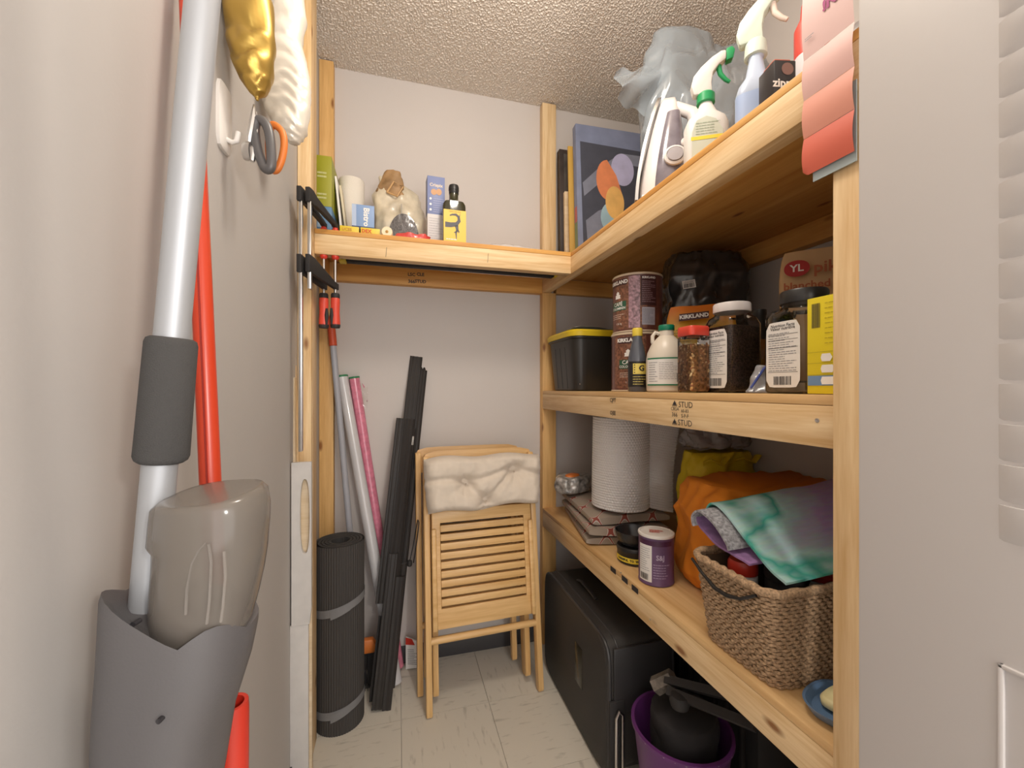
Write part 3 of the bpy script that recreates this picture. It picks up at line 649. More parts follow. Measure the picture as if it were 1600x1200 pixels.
def curved_panel(name, t, R, x0, x1, z0, z1, m, off=.0005, lift=0):
    mb = MB(); subdiv_quads(x0, x1, z0, z1, mb, .006); mb.v = [(x, y, off) for x, y, z in mb.v]; return flat(name, mb, m, t, bend=R)
def curved_text(s_, size, m, t, R, x, z, bold=0, off=.0012):
    mb = text_mb(s_, size, bold); mb.v = [(a+x, b_+z, off) for a, b_, c in mb.v]; return flat('lettering', mb, m, t, bend=R)
def curved_lines(t, R, x0, x1, z0, z1, n, m, seed=1, off=.0012, th=.35):
    mb = lines_mb(x0, x1, z0, z1, n, seed, th); mb.v = [(a, b_, off) for a, b_, c in mb.v]; return flat('printed_lines', mb, m, t, bend=R)
EPS = .0008
# ------------------------------------------------------------------ things on the back shelf
def onb(px, py=None, Y=1.55): p = at(px, 600, Y=Y); return (p.x, p.y, ZT+EPS)
zof = lambda px, py, Y: at(px, py, Y=Y).z
# game box, flat boards
x0 = at(492, 300, Y=1.50).x; x1 = at(514, 300, Y=1.50).x; hb = zof(503, 243, 1.5)-ZT
gb = thing('tall_box', 'tall slim green and blue box standing by the left post', 'box', ((x0+x1)/2+.006, 1.60, ZT+EPS))
obj('blue_half', MB().box(-.024, .024, -.10, .10, 0, hb*.38), colmat('box_blue', (.10, .22, .38)), gb, bevel=.001); obj('green_half', MB().box(-.024, .024, -.10, .10, hb*.3802, hb), colmat('box_olive', (.31, .31, .02)), gb, bevel=.001)
for z in (.72, .46): flat('printed_lines', lines_mb(-.02, .008, hb*z, hb*(z+.09), 2, 4, .5), mat('pale_olive_ink', (.55, .55, .25), .6), gb, FY((0, -.1008, 0)))
flat('printed_block', MB().quad(-.020, -.008, hb*.12, hb*.3), mat('pale_blue_ink', (.30, .42, .55), .6), gb, FY((0, -.1008, 0)))
for k, (a, b_, lab) in enumerate(((-.188, .014, 'white flat board leaning against the tall green box'), (-.168, .05, 'cream flat board leaning beside the paper towel roll'))):
    o = obj('flat_board', MB().box(-.0035, .0035, -.03, .03, 0, .235-.03*k), [PAPER, mat('cream_board', (.66, .58, .42), .7)][k], bevel=.001, loc=(a+.004*(1-k), 1.585, ZT+EPS+.0015), rot=(0, -.10-.02*k, 0)); tag(o, lab, 'board')
TOWEL = mat('paper_towel', (.74, .69, .61), .95, bump=.5, bscale=260)
px_ = at(548, 600, Y=1.665)
pt = thing('paper_towel_roll', 'cream paper towel roll standing on the back shelf', 'paper towels', (px_.x+.003, 1.668, ZT+EPS))
obj('paper', MB().lathe([(.018, 0), (.044, 0), (.0455, .004), (.0455, .272), (.044, .276), (.018, .276)], 40), TOWEL, pt); obj('core', MB().lathe([(.0155, .001), (.0178, .001), (.0178, .274), (.0155, .274)], 20), mat('cardboard', (.36, .25, .15), .9), pt)
YB_ = colmat('yellow_carton', (.72, .55, .04))
p = onb(547, Y=1.515); yb1 = thing('small_carton', 'small yellow carton in front of the paper towel roll', 'box', p, .03, group='yellow cartons'); carton(yb1, 'body', .060, .06, .040, YB_); put('UCES', .013, mat('ochre_ink', (.55, .25, .05), .6), yb1, FY((-.008, -.0308, .028)), .0003)
p = onb(579, Y=1.515); yb2 = thing('small_carton', 'small yellow carton under the blue sideways carton', 'box', p, .03, group='yellow cartons'); carton(yb2, 'body', .062, .06, .040, YB_); put('DEX', .016, RED, yb2, FY((-.012, -.0308, .028)), .0005)
for q in (yb1, yb2): flat('flap_edge', MB().add([(-.012,.004,0),(.028,.018,0),(.028,.020,0),(-.012,.006,0)], [(0,1,2,3)]), mat('olive_ink', (.35, .28, .02), .7), q, FY((0, -.0307, 0)))
p = onb(568, Y=1.53); bc = thing('small_carton', 'blue carton lettered sideways on top of the yellow cartons', 'box', (p[0], p[1], ZT+EPS+.0415), .03)
carton(bc, 'body', .072, .055, .082, colmat('pale_blue_card', (.22, .34, .58))); put('Bistro', .026, WINK, bc, FY((.010, -.0282, .041)) @ Matrix.Rotation(-PI/2, 4, 'Z'), .0008)
flat('base_stripe', MB().quad(-.036, .036, .001, .008), mat('navy_ink', (.03, .05, .14), .5), bc, FY((0, -.0281, 0))); flat('side_stripe', MB().quad(-.036, -.022, .008, .081), mat('light_blue_ink', (.42, .52, .70), .5), bc, FY((0, -.0281, 0)))
# bag of grain with rolled top
p = onb(624, Y=1.605); gbg = thing('grain_bag', 'paper bag of dark grain with folded clipped top on the back shelf', 'bag', p, .05)
def gtop(t): return (1.05-.12*abs(t-.45)*1.2-(max(0, t-.72))*1.9, 1-.80*max(0, t-.35)/.65, -.012*max(0, t-.6)/.4-.03*max(0, t-.8)/.2, 0)
BAGM = mat('bag_film', (.55, .48, .36), .35, var=.25, vscale=18, coat=.3)
soft('body', .168, .10, .275, BAGM, gbg, 3, .010, 3.2, 64, 44, 13, gtop, ridge=.6)
KRAFT = mat('kraft_brown', (.32, .19, .085), .6, var=.3, vscale=25)
soft('folded_top', .105, .055, .100, KRAFT, gbg, 6, .006, 2.6, 44, 24, 22, lambda t: (1.05-.55*t, 1-.6*t, .012*t, 0), loc=(-.034, -.006, .198), rz=-.25, ridge=.6)
obj('clip', MB().tube([(-.045, -.036, .205), (-.022, -.038, .245), (.012, -.038, .232), (-.010, -.044, .192), (-.045, -.036, .205)], .0035, 8), mat('tan_band', (.55, .33, .14), .5), gbg)
def win(u, v):
    a = (u-.5)*1.5; r = .0485; hw = .076; zz = .006+v*.118*math.sqrt(max(0, 1-(2*u-1)**2*.9)); return (math.sin(a)*hw*1.05+.012, -.055-.010*math.cos(a*1.1)+.0018*noise.noise(Vector((u*30, v*30, 1))), zz)
obj('window', MB().grid(win, 26, 14), mat('grain_window', (.085, .075, .075), .18, var=.7, vscale=220, coat=.8), gbg, smooth=70)
obj('seam', MB().grid(lambda u, v: (.004+.004*(u-.5), -.064+.004*v, .03+.13*v), 1, 8), mat('seam', (.30, .27, .22), .5), gbg)
p = onb(605, Y=1.485); cn = thing('candle_stub', 'round cream candle end lying before the grain bag', 'candle', p)
obj('wax', MB().lathe([(0, -.04), (.0175, -.04), (.0185, -.037), (.0185, .037), (.0165, .040), (0, .040)], 24), mat('cream_wax', (.80, .68, .47), .45), cn, M=Matrix.Translation((0, 0, .019)) @ Matrix.Rotation(PI/2, 4, 'X'))
obj('wick', MB().lathe([(.0045, 0), (.005, .001), (.003, .0022), (0, .0025)], 10), mat('wick', (.45, .25, .06), .8), cn, M=Matrix.Translation((0, -.040, .019)) @ Matrix.Rotation(PI/2, 4, 'X'))
p = onb(645, Y=1.478); rp = thing('snack_packet', 'crumpled red packet lying at the foot of the grain bag', 'packet', p); soft('film', .120, .055, .026, mat('red_film', (.62, .07, .06), .25, coat=.4), rp, 5, .008, 2.6, 40, 12, 40)
p = onb(680, Y=1.548); cr = thing('cracker_carton', 'tall slim blue and white carton of crisps beside the oil bottle', 'box', p, .05); hc = zof(679, 271, 1.5)-ZT
carton(cr, 'body', .062, .05, hc, colmat('white_card', (.66, .63, .62))); CB = colmat('periwinkle', (.19, .23, .42))
obj('blue_sleeve', MB().box(-.0313, .0313, -.0253, .0253, hc*.48, hc+.0005), CB, cr, smooth=30, bevel=.0006)
put('Crispix', .016, mat('cream_ink', (.80, .66, .50), .6), cr, FY((0, -.0258, hc*.88)), .0004)
flat('cracker_picture', MB().poly([(-.009+p_[0], p_[1]) for p_ in rring(0, 0, 0, .011, .011, 18, 2)]).poly([(.009+p_[0], p_[1]+.002) for p_ in rring(0, 0, 0, .010, .012, 18, 2)], .0002), mat('biscuit_ink', (.62, .36, .20), .7), cr, FY((.001, -.0258, hc*.785)))
mb = MB()
for k in range(3): mb.poly([(-.020+p_[0], hc*(.69-.075*k)+p_[1]) for p_ in rring(0, 0, 0, .0042, .0042, 12, 2)])
flat('bullet_marks', mb, WINK, cr, FY((0, -.0258, 0))); flat('printed_lines', lines_mb(-.010, .028, hc*.50, hc*.71, 7, 2, .22), mat('lilac_ink', (.42, .44, .60), .6), cr, FY((0, -.0258, 0))); flat('printed_lines', lines_mb(-.025, .025, hc*.03, hc*.44, 12, 9, .2), mat('soft_grey_ink', (.42, .40, .42), .7), cr, FY((0, -.0256, 0)))
p = onb(709, Y=1.484); ob = thing('oil_bottle', 'dark glass olive oil bottle with yellow label on the back shelf', 'bottle', p, .02); ho = zof(709, 293, 1.5)-ZT
GL = mat('dark_green_glass', (.035, .032, .012), .08, coat=.5)
prof = [(.036, 0), (.041, .004), (.041, .62*ho), (.040, .66*ho), (.034, .70*ho), (.020, .725*ho), (.0165, .75*ho), (.0165, .85*ho)]
obj('glass', MB().loft([rring(0, 0, z, r, min(r, .026), 36, 4.5 if r > .03 else 2) for r, z in prof]), GL, ob)
obj('cap', MB().lathe([(.0170, .845*ho), (.0175, .85*ho), (.0175, .90*ho), (.0185, .905*ho), (.0185, .95*ho), (.0165, .985*ho), (.010, ho), (0, ho)], 24), BLACK, ob)
flat('label', MB().quad(-.0395, .0395, .04*ho, .55*ho), colmat('label_yellow', (.80, .52, .07)), ob, FY((0, -.0268, 0)))
mb = MB()                                          # curled vine-like black emblem
def curve2(pts, r0, r1):
    n = len(pts); Lp = []; Rp = []
    for i, (x, y) in enumerate(pts):
        a = pts[max(0, i-1)]; b_ = pts[min(n-1, i+1)]; dx, dy = b_[0]-a[0], b_[1]-a[1]; l = math.hypot(dx, dy) or 1; w_ = r0+(r1-r0)*i/(n-1)
        Lp.append((x-dy/l*w_, y+dx/l*w_)); Rp.append((x+dy/l*w_, y-dx/l*w_))
    for i in range(n-1): mb.poly([Lp[i], Rp[i], Rp[i+1], Lp[i+1]])
curve2([(-.037, .062), (-.015, .062), (.006, .066), (.016, .078), (.014, .092), (.004, .099), (-.010, .098), (-.020, .094)], .0095, .002)
curve2([(.006, .062), (.009, .046), (.004, .036), (.006, .012)], .007, .0012); curve2([(.009, .046), (.016, .040), (.013, .036)], .004, .001); curve2([(.006, .040), (-.004, .036)], .003, .001); curve2([(.016, .084), (.020, .104)], .0015, .0006)
mb.v = [(x*.92, y*.98*ho/.215, z) for x, y, z in mb.v]; flat('emblem', mb, mat('emblem_grey', (.11, .11, .12), .6), ob, FY((0, -.0272, .006)))
put('TERRA DELYSSA', .006, mat('brown_ink', (.30, .17, .03), .6), ob, FY((0, -.0272, .52*ho)))
flat('foot_print', lines_mb(-.030, .030, .01*ho, .09*ho, 2, 5, .4), PAPER, ob, FY((0, -.0274, .003)))
p = onb(795, Y=1.472); fp = obj('flat_packet', MB().grid(lambda u, v: ((u-.5)*.20, (v-.5)*.09, .001+.017*math.sin(u*PI)**.5*math.sin(v*PI)**.5*(1+.5*noise.noise(Vector((u*9, v*5, 1))))), 40, 20), mat('clear_film_white', (.78, .76, .73), .15, alpha=.6, coat=.5), smooth=60, loc=p); tag(fp, 'flat clear plastic packet lying on the back shelf near the corner', 'packet')
# ------------------------------------------------------------------ things on the high side shelf
zt_ = ZT+EPS
# canvases in the corner
def canvas(name, label, loc, rot, w_, h, d_, m, edge): 
    t = thing(name, label, 'picture', loc, rot=rot); obj('stretched_canvas', MB().box(0, w_, 0, d_, 0, h), [m], t, bevel=.002); return t
BLUEG = colmat('slate_blue_paint', (.19, .22, .33), .6, var=.15, vscale=12)
cv = canvas('canvas_painting', 'canvas with blue border and overlapping coloured discs leaning on the back wall', (.700, 1.535, zt_+.0023), (-.06, 0, -.035), .43, .58, .035, BLUEG, None)
def paint(name, polys, c): 
    mb = MB()
    for pl in polys: mb.poly([(x*1.0, y*1.12+(.055 if 'disc' in name and 'sun' not in name else .03 if y > .1 else .0)) for x, y in pl])
    return flat(name, mb, colmat('paint_'+name, c, .6, var=.1, vscale=20), cv, FY((0, -.0006-.0004*paint.k, 0)))
paint.k = 0
paint('dark_field', [[(.022, .0), (.43, .0), (.43, .415), (.018, .425)]], (.055, .06, .085)); paint.k = 1
paint('grey_band', [[(.025, .27), (.10, .335), (.20, .40), (.43, .40), (.43, .35), (.22, .36), (.13, .30), (.03, .22)], [(.035, .13), (.09, .17), (.16, .2), (.2, .2), (.14, .13), (.04, .08)], [(.05, .0), (.10, .05), (.17, .085), (.26, .11), (.26, .0)]], (.20, .215, .28)); paint.k = 2
ell = lambda cx, cy, rx, ry, a0=0, a1=360: [(cx+rx*math.cos(math.radians(a)), cy+ry*math.sin(math.radians(a))) for a in range(a0, a1+1, 12)]
paint('lilac_disc', [ell(.205, .315, .052, .062)], (.46, .45, .66)); paint.k = 3
paint('orange_disc', [[(.135, .345)]+ell(.135, .268, .050, .076, 96, 264)+[(.15, .20), (.20, .22), (.175, .29)]], (.72, .24, .10)); paint.k = 4
paint('blue_disc', [ell(.155, .125, .055, .062)], (.34, .50, .58)); paint.k = 5
paint('yellow_disc', [ell(.165, .185, .042, .062)], (.78, .46, .14)); paint('sun_disc', [ell(.06, .03, .03, .035, 0, 180)], (.80, .48, .10))
obj('side_stripe', MB().box(-.0008, .0005, .004, .031, .0, .17), colmat('stripe_green', (.16, .22, .10)), cv); obj('side_spot', MB().box(-.0008, .0005, .006, .026, .172, .235), colmat('stripe_red', (.45, .10, .10)), cv)
cv2 = canvas('picture_frame', 'dark brown framed picture standing behind the corner stretcher', (.686, 1.690, zt_+.0011), (-.03, 0, .0), .40, .55, .03, mat('dark_umber', (.05, .036, .032), .5, var=.4, vscale=14), None)
flat('picture_face', MB().quad(.02, .39, .02, .53), mat('murky_picture', (.085, .075, .07), .55, var=.6, vscale=9), cv2, FY((0, -.0006, 0)))
fr = thing('stretcher_frame', 'pale wooden stretcher frame with an ochre edge behind the blue canvas', 'frame', (.688, 1.640, zt_), rot=(-.035, 0, -.05))
obj('upright', MB().box(0, .018, 0, .018, 0, .34), STICK, fr, bevel=.001); obj('upright', MB().box(.40, .42, 0, .018, 0, .34), STICK, fr, bevel=.001); obj('cross_bar', MB().box(.0185, .3995, 0, .018, .02, .04), STICK, fr, bevel=.001); 
fr2 = obj('edge_board', MB().box(0, .40, 0, .010, 0, .52), colmat('ochre_edge', (.60, .36, .07), .6), bevel=.001, loc=(.692, 1.600, zt_), rot=(-.05, 0, -.04)); tag(fr2, 'ochre yellow edged board between the canvas and the stretcher frame', 'board')
# big grey-blue plastic bag
PBAG = mat('grey_blue_film', (.36, .42, .47), .16, alpha=.50, coat=.5)
pb_ = thing('plastic_bag', 'big translucent grey blue plastic bag behind the iron', 'bag', (.950, 1.135, zt_))
def btop(t): return (1+.10*math.sin(t*2.6)-.10*max(0, t-.85)/.15, 1-.35*t, .02*t, 0)
soft('film', .40, .24, .60, PBAG, pb_, 11, .030, 2.4, 110, 80, 5.5, btop, fine=.35, ridge=.75)
obj('gathered_corner', MB().grid(lambda u, v: (-.16-.16*u, -.03+.025*math.sin(v*6+u*3), .40+(v-.5)*(.16-.06*u)+.05*u-.05*u*u+.008*math.sin(u*14+v*9)), 18, 14), PBAG, pb_, smooth=70)
# steam iron standing on its heel
ir = thing('steam_iron', 'white and grey steam iron standing on its heel on the high shelf', 'iron', (.706, 1.000, zt_), face(.68, .955)+.10); ir.scale = (1.16, 1.05, 1.06)
IW = colmat('iron_white', (.74, .70, .68), .3); IG = mat('smoky_tank', (.17, .15, .18), .15, var=.3, vscale=25, coat=.5)
def sect(z):                                       # sole at local -x, handle side at +x
    t = z/.285; return t
rings = []
for i in range(15):
    t = i/14; wd = .052*math.sqrt(max(0.004, 1-t**2.1)); x0_ = -.055+.055*t**1.6+.0; x1_ = .012+.045*(1-t)**.8-.0+.03*t**1.6*.6
    rings.append([((x0_+x1_)/2+p_[0], p_[1], .012+t*.268) for p_ in rring(0, 0, 0, max(.004, (x1_-x0_)/2), wd, 28, 3.2)])
obj('body', MB().loft(rings), IW, ir, smooth=60)
rings = []
for i in range(13):
    t = .05+i/12*.74; wd = .0525*math.sqrt(max(.01, 1-t**2.1))+.002; x0_ = -.030+.052*t**1.6; x1_ = .050-.006*t-.012*t**3
    rings.append([((x0_+x1_)/2+p_[0], p_[1]-.006, .012+t*.268) for p_ in rring(0, 0, 0, (x1_-x0_)/2, wd*1.0, 28, 3.2)])
obj('water_tank', MB().loft(rings), IG, ir, smooth=60)
sol = MB(); n = 22; P = []
for j in range(n+1):
    t = j/n; P.append((.054*math.sqrt(max(0, 1-t**2.2)), t*.285))
poly = [(-a, z) for a, z in P]+[(a, z) for a, z in reversed(P)]
so = MB().prism(poly, -.0035, .0035, 'x'); so.v = [(x-.060+.056*(z/.285)**1.6, y, z+.002) for x, y, z in so.v]; obj('soleplate', so, STEEL, ir, smooth=40)
obj('handle', MB().tube([(.030, 0, .255), (.068, -.010, .225), (.084, -.018, .15), (.084, -.014, .06), (.064, -.008, .018)], lambda s: .0135+.004*math.sin(s*PI), 14), IW, ir)
obj('heel', MB().box(-.05, .085, -.045, .045, 0, .02), IW, ir, bevel=.006)
kn = obj('dial', MB().lathe([(.024, 0), (.024, .007), (.019, .010), (.017, .007), (0, .008)], 28), IW, ir, M=basis((.022, -.0585, .098), (1, 0, 0), (0, .06, 1))); obj('dial_face', MB().lathe([(.0165, .0085), (.0165, .012), (0, .0125)], 24), colmat('dial_grey', (.38, .35, .37)), kn)
obj('button', MB().lathe([(.011, 0), (.011, .006), (.008, .009), (0, .009)], 18), IW, ir, M=basis((.046, -.053, .130), (1, 0, 0), (0, .1, 1)))
# trigger sprayers
def sprayer(t, z, m_body, m_lever, s=1.0):
    "nozzle head with its trigger, sprays towards +x"
    hd = [(-.030, -.040), (-.036, -.015), (-.030, .008), (-.012, .030), (.012, .050), (.034, .062), (.046, .062), (.046, .040), (.030, .030), (.016, .012), (.012, -.012), (.014, -.04)]
    obj('spray_head', MB().prism([(x*s, z+zz*s) for x, zz in hd], -.012*s, .012*s), m_body, t, smooth=40, bevel=.004)
    obj('nozzle', MB().prism([(x*s, z+zz*s) for x, zz in ((.0462, .036), (.062, .040), (.066, .060), (.060, .070), (.0462, .066))], -.010*s, .010*s), m_lever, t, bevel=.002)
    obj('trigger', MB().tube([(.030*s, 0, z+.030*s), (.034*s, 0, z+.010*s), (.046*s, 0, z-.006*s), (.056*s, 0, z-.014*s)], lambda q: (.007-.003*q)*s, 10), m_lever, t)
GT = colmat('trigger_green', (.015, .30, .10), .35); BW = colmat('bottle_white', (.72, .69, .65), .35)
def bottle_shape(t, hb, wx, wy, neck, m, sh=.62): 
    pr = [(.94, .94, 0), (1, 1, .012), (1, 1, hb*sh), (.86, .95, hb*(sh+.1)), (.52, .75, hb*(sh+.2)), (.34, .60, hb*.93), (neck/wx, neck/wy, hb*.96), (neck/wx, neck/wy, hb)]
    return obj('bottle', MB().loft([rring(0, 0, z, wx*a, wy*b_, 32, 3.6 if z < hb*.8 else 2.2) for a, b_, z in pr]), m, t, smooth=50)
s1 = thing('spray_bottle', 'white spray bottle with green trigger standing beside the iron', 'spray bottle', (.680, .800, zt_), face(.69, .8)+.2); bottle_shape(s1, .150, .046, .028, .014, BW)
obj('collar', MB().lathe([(.016, .146), (.0195, .148), (.0195, .166), (.016, .170)], 22), GT, s1); sprayer(s1, .202, BW, GT, .9)
flat('label', MB().poly([(-.034, .01), (.032, .01), (.030, .07), (.016, .095), (-.004, .104), (-.024, .096), (-.034, .07)]), mat('sage_label', (.55, .57, .47), .6), s1, FY((0, -.0288, 0)))
flat('yellow_band', MB().quad(-.036, .034, .052, .060), YEL, s1, FY((0, -.0293, 0))); flat('printed_lines', lines_mb(-.026, .024, .062, .092, 5, 3, .3), mat('sage_ink', (.35, .40, .30), .7), s1, FY((0, -.0294, 0)))
PB2 = mat('pale_blue_liquid', (.48, .56, .70), .2, alpha=.9, coat=.4); PG = colmat('pale_mint', (.60, .68, .58), .35)
s2 = thing('spray_bottle', 'pale blue spray bottle with mint top beside the green trigger one', 'spray bottle', (.692, .674, zt_), face(.69, .674)); bottle_shape(s2, .165, .036, .028, .015, PB2, .5)
obj('collar', MB().lathe([(.017, .158), (.0205, .160), (.019, .186), (.016, .19)], 22), PG, s2); sprayer(s2, .226, PG, colmat('pale_peach', (.72, .60, .52)), .95)
obj('label', MB().loft([rring(0, 0, z, .0364, .0284, 32, 3.6) for z in (.028, .080)], caps=False), mat('lilac_label', (.34, .44, .66), .5), s2)
p = (.670, .606, zt_); zp = thing('lighter_fluid_can', 'flat black lighter fluid can by the spray bottles on the high shelf', 'can', p, face(p[0], p[1])+.62); carton(zp, 'body', .040, .044, .082, colmat('can_black', (.025, .022, .024), .3), .002); obj('shoulder', MB().box(-.016, .016, -.016, .016, .0822, .089), mat('copper_red', (.50, .12, .07), .35), zp, bevel=.003)
put('zippo', .021, WINK, zp, basis((0, -.0226, .040), (1, 0, 0), (0, 0, 1)), .0006); flat('round_seal', MB().poly([(p_[0], p_[1]) for p_ in rring(0, 0, 0, .011, .011, 20, 2)]), mat('brown_seal', (.22, .12, .10), .5), zp, FY((.004, -.0226, .066)))
flat('round_mark', MB().poly([(p_[0], p_[1]) for p_ in rring(0, 0, 0, .010, .010, 20, 2)]), WINK, zp, basis((.0206, 0, .064), (0, 1, 0), (0, 0, 1))); flat('printed_lines', lines_mb(-.015, .015, .01, .055, 6, 3, .4), mat('cream_print', (.5, .45, .38), .6), zp, basis((.0206, 0, 0), (0, 1, 0), (0, 0, 1)))
p = (.745, .600, zt_); wc = thing('aerosol_can', 'white aerosol can with red upper part behind the black can', 'can', p, face(p[0], p[1])); obj('can', MB().lathe([(.026, 0), (.0275, .003), (.0275, .115)], 30), colmat('can_white', (.70, .68, .70), .3), wc); obj('red_part', MB().lathe([(.0275, .1152), (.0275, .17), (.018, .19), (.016, .215), (0, .217)], 30), colmat('can_red', (.60, .06, .04), .35), wc)
p = (.79, .50, zt_); gp = thing('crumpled_bag', 'small crumpled grey bag near the paint swatch end of the high shelf', 'bag', p); soft('film', .13, .11, .115, mat('smoky_film', (.25, .23, .23), .3, alpha=.9), gp, 8, .02, 2.4, 40, 20, 22)
# paint swatches hung over the rail
sw = thing('paint_swatch', 'paint swatch strip in pinks and coral hanging on the shelf rail', 'swatch', (.606, .463, 1.455))
ya, yb_ = .036, -.038
cols = [(.72, .50, .47), (.72, .45, .41), (.70, .30, .22), (.63, .13, .08)]; zz = [.295, .178, .117, .058, 0]
for k in range(4):
    zt2, zb2 = zz[k], zz[k+1]
    def sg(u, v, zt2=zt2, zb2=zb2, k=k): 
        yy = ya+(yb_-ya)*u; z = zb2+(zt2-zb2)*v+(.0 if k < 3 else 0); 
        if k == 3 and v == 0: z += .008*(max(0, 1-u*9))**2
        return (-.002-.004*abs(math.sin((v)*PI))-.004*(3-k)*0, yy, z+.0006*(v == 0))
    mb = MB().grid(sg, 20, 8); o = obj('colour_chip', mb, colmat('swatch_%d' % k, cols[k], .5), sw, smooth=60)
obj('backing_card', MB().box(.0015, .003, yb_, ya-.012, -.012, .10), colmat('card_grey', (.36, .42, .43)), sw)
put('!NI', .020, colmat('magenta_ink', (.33, .01, .14), .5), sw, basis((-.0070, -.010, .232), (0, -1, 0), (0, 0, 1)), .0012); flat('printed_lines', lines_mb(.0, .014, -.003, .003, 2, 3, .4), GREYINK, sw, basis((-.0071, .030, .205), (0, -1, 0), (0, 0, 1)))
# ------------------------------------------------------------------ things on the eye-level shelf
zm = ZM+EPS
bn = thing('lidded_bin', 'black plastic bin with yellow lid on the middle shelf by the corner', 'bin', (.735, 1.56, zm))
BINM = mat('bin_black', (.028, .025, .022), .35)
obj('tub', MB().loft([rring(0, 0, z, a, b_, 44, 7) for z, a, b_ in ((0, .088, .118), (.004, .092, .122), (.195, .108, .140), (.198, .114, .146), (.205, .114, .146))]), BINM, bn)
for k in (-.05, .0, .05): obj('side_rib', MB().tube([(-.0905, k, .01), (-.1035, k, .17)], .004, 8), BINM, bn)
obj('lid', MB().loft([rring(0, 0, z, a, b_, 44, 7) for z, a, b_ in ((.2055, .117, .149), (.222, .119, .151), (.230, .113, .145), (.2305, .09, .12))]), colmat('lid_yellow', (.72, .52, .02), .4), bn)
o = obj('paper_stack', MB().grid(lambda u, v: ((u-.5)*.20, (v-.5)*.20, .008+.006*math.sin(u*5)+.008*noise.noise(Vector((u*4, v*4, 3)))*(1)), 24, 24).grid(lambda u, v: ((u-.5)*.20, (v-.5)*.20, .0), 2, 2), mat('greyish_paper', (.52, .51, .52), .7), smooth=60, loc=(.755, 1.56, zm+.2345)); tag(o, 'crumpled pale papers lying on the yellow bin lid', 'paper')
BRN = mat('coffee_brown', (.135, .045, .032), .35, var=.25, vscale=60, coat=.3); DBRN = colmat('dark_coffee_band', (.05, .014, .016), .4); GRNB = colmat('label_green', (.025, .10, .055), .45); BEAN = mat('bean_picture', (.20, .085, .05), .4, var=.6, vscale=130)
def coffee(loc, rz, label, show):
    t = thing('coffee_can', label, 'can', loc, rz, group='stacked coffee cans'); R_ = .0775; h = .184
    obj('tin', MB().lathe([(.074, 0), (.078, .0008), (.078, .005), (R_, .007), (R_, .175), (.078, .177), (.078, .182), (.075, .184), (.074, .180), (0, .180)], 56), BRN, t)
    obj('rim', MB().lathe([(.0782, .0), (.0792, .002), (.0782, .005)], 56, caps=False), colmat('cream_rim', (.62, .50, .36), .3), t); obj('rim', MB().lathe([(.0782, .176), (.0792, .179), (.0782, .1825)], 56, caps=False), colmat('gold_rim', (.62, .50, .36), .3), t)
    curved_panel('bean_panel', t, R_, -.075, .03, .010, .172, BEAN, .0004)
    for x in show:
        curved_panel('brand_band', t, R_, x-.034, x+.034, .148, .168, DBRN, .0009); curved_text('KIRKLAND', .0155, WINK, t, R_, x, .158, .0007, .0014)
        curved_panel('name_band', t, R_, x-.030, x+.032, .070, .098, GRNB, .0009); curved_text('CAFÉ', .0165, WINK, t, R_, x, .0895, .0003, .0014); curved_text('COLOMBIEN', .0105, WINK, t, R_, x, .0765, .0002, .0014)
        mb = MB().poly([(-.012, 0), (.012, 0), (.010, .006), (.012, .010), (.005, .013), (.007, .017), (0, .023), (-.007, .017), (-.005, .013), (-.012, .010), (-.010, .006)]); mb.v = [(a+x, b_+.108, .0013) for a, b_, c in mb.v]; flat('leaf_emblem', mb, WINK, t, bend=R_)
        curved_lines(t, R_, x-.028, x+.026, .042, .060, 3, mat('cream_lines', (.62, .50, .42), .6), 3); curved_text('1.36 kg', .0085, WINK, t, R_, x+.004, .028)
    return t
c0 = coffee((.744, 1.190, zm), face(.744, 1.19), 'brown coffee can at the bottom of the stack on the middle shelf', (-.024,))
c1_ = coffee((.752, 1.196, zm+.1850), face(.75, 1.196), 'brown coffee can on top of the other can', (-.066,))
curved_panel('info_panel', c1_, .0775, .010, .062, .080, .172, DBRN, .0008); curved_text('KIRKLAND', .009, WINK, c1_, .0775, .036, .165, .0003, .0013); curved_lines(c1_, .0775, .014, .058, .088, .156, 12, mat('mauve_lines', (.32, .20, .22), .6), 7); curved_panel('facts_panel', c1_, .0775, .014, .056, .020, .074, mat('lilac_panel', (.44, .43, .50), .6), .0009); curved_lines(c1_, .0775, .016, .054, .024, .070, 11, mat('slate_lines', (.20, .20, .24), .7), 4)
curved_panel('sheen_strip', c1_, .0775, -.026, .008, .012, .172, mat('mauve_beans', (.36, .22, .26), .3, var=.6, vscale=120), .0006)
# dark sauce bottle with yellow cap
sb = thing('sauce_bottle', 'slim dark sauce bottle with yellow cap before the coffee cans', 'bottle', (.668, 1.062, zm), face(.668, 1.062)); SG = mat('slate_glass', (.085, .095, .12), .18, coat=.5)
obj('glass', MB().lathe([(.024, 0), (.0265, .003), (.0265, .082), (.0255, .098), (.0175, .135), (.0135, .150), (.0125, .163)], 32), SG, sb); obj('cap', MB().lathe([(.0140, .160), (.0145, .162), (.0145, .180), (.0125, .183), (0, .183)], 24), colmat('cap_yellow', (.74, .56, .06), .4), sb)
curved_panel('label', sb, .0265, -.034, .034, .014, .086, colmat('label_black', (.015, .014, .013), .5), .0004); curved_panel('label_block', sb, .0265, -.012, .030, .050, .080, colmat('label_lemon', (.74, .60, .13), .5), .0008)
mb = MB()
for k in range(4): mb.quad(-.020, -.006, .053+.007*k, .0565+.007*k)
mb.v = [(a, b_, .0012) for a, b_, c in mb.v]; flat('label_bars', mb, INK, sb, bend=.0265); curved_text('G', .022, INK, sb, .0265, .012, .066, .0008, .0013); curved_lines(sb, .0265, -.012, .026, .018, .046, 4, mat('lemon_lines', (.50, .42, .12), .6), 2)
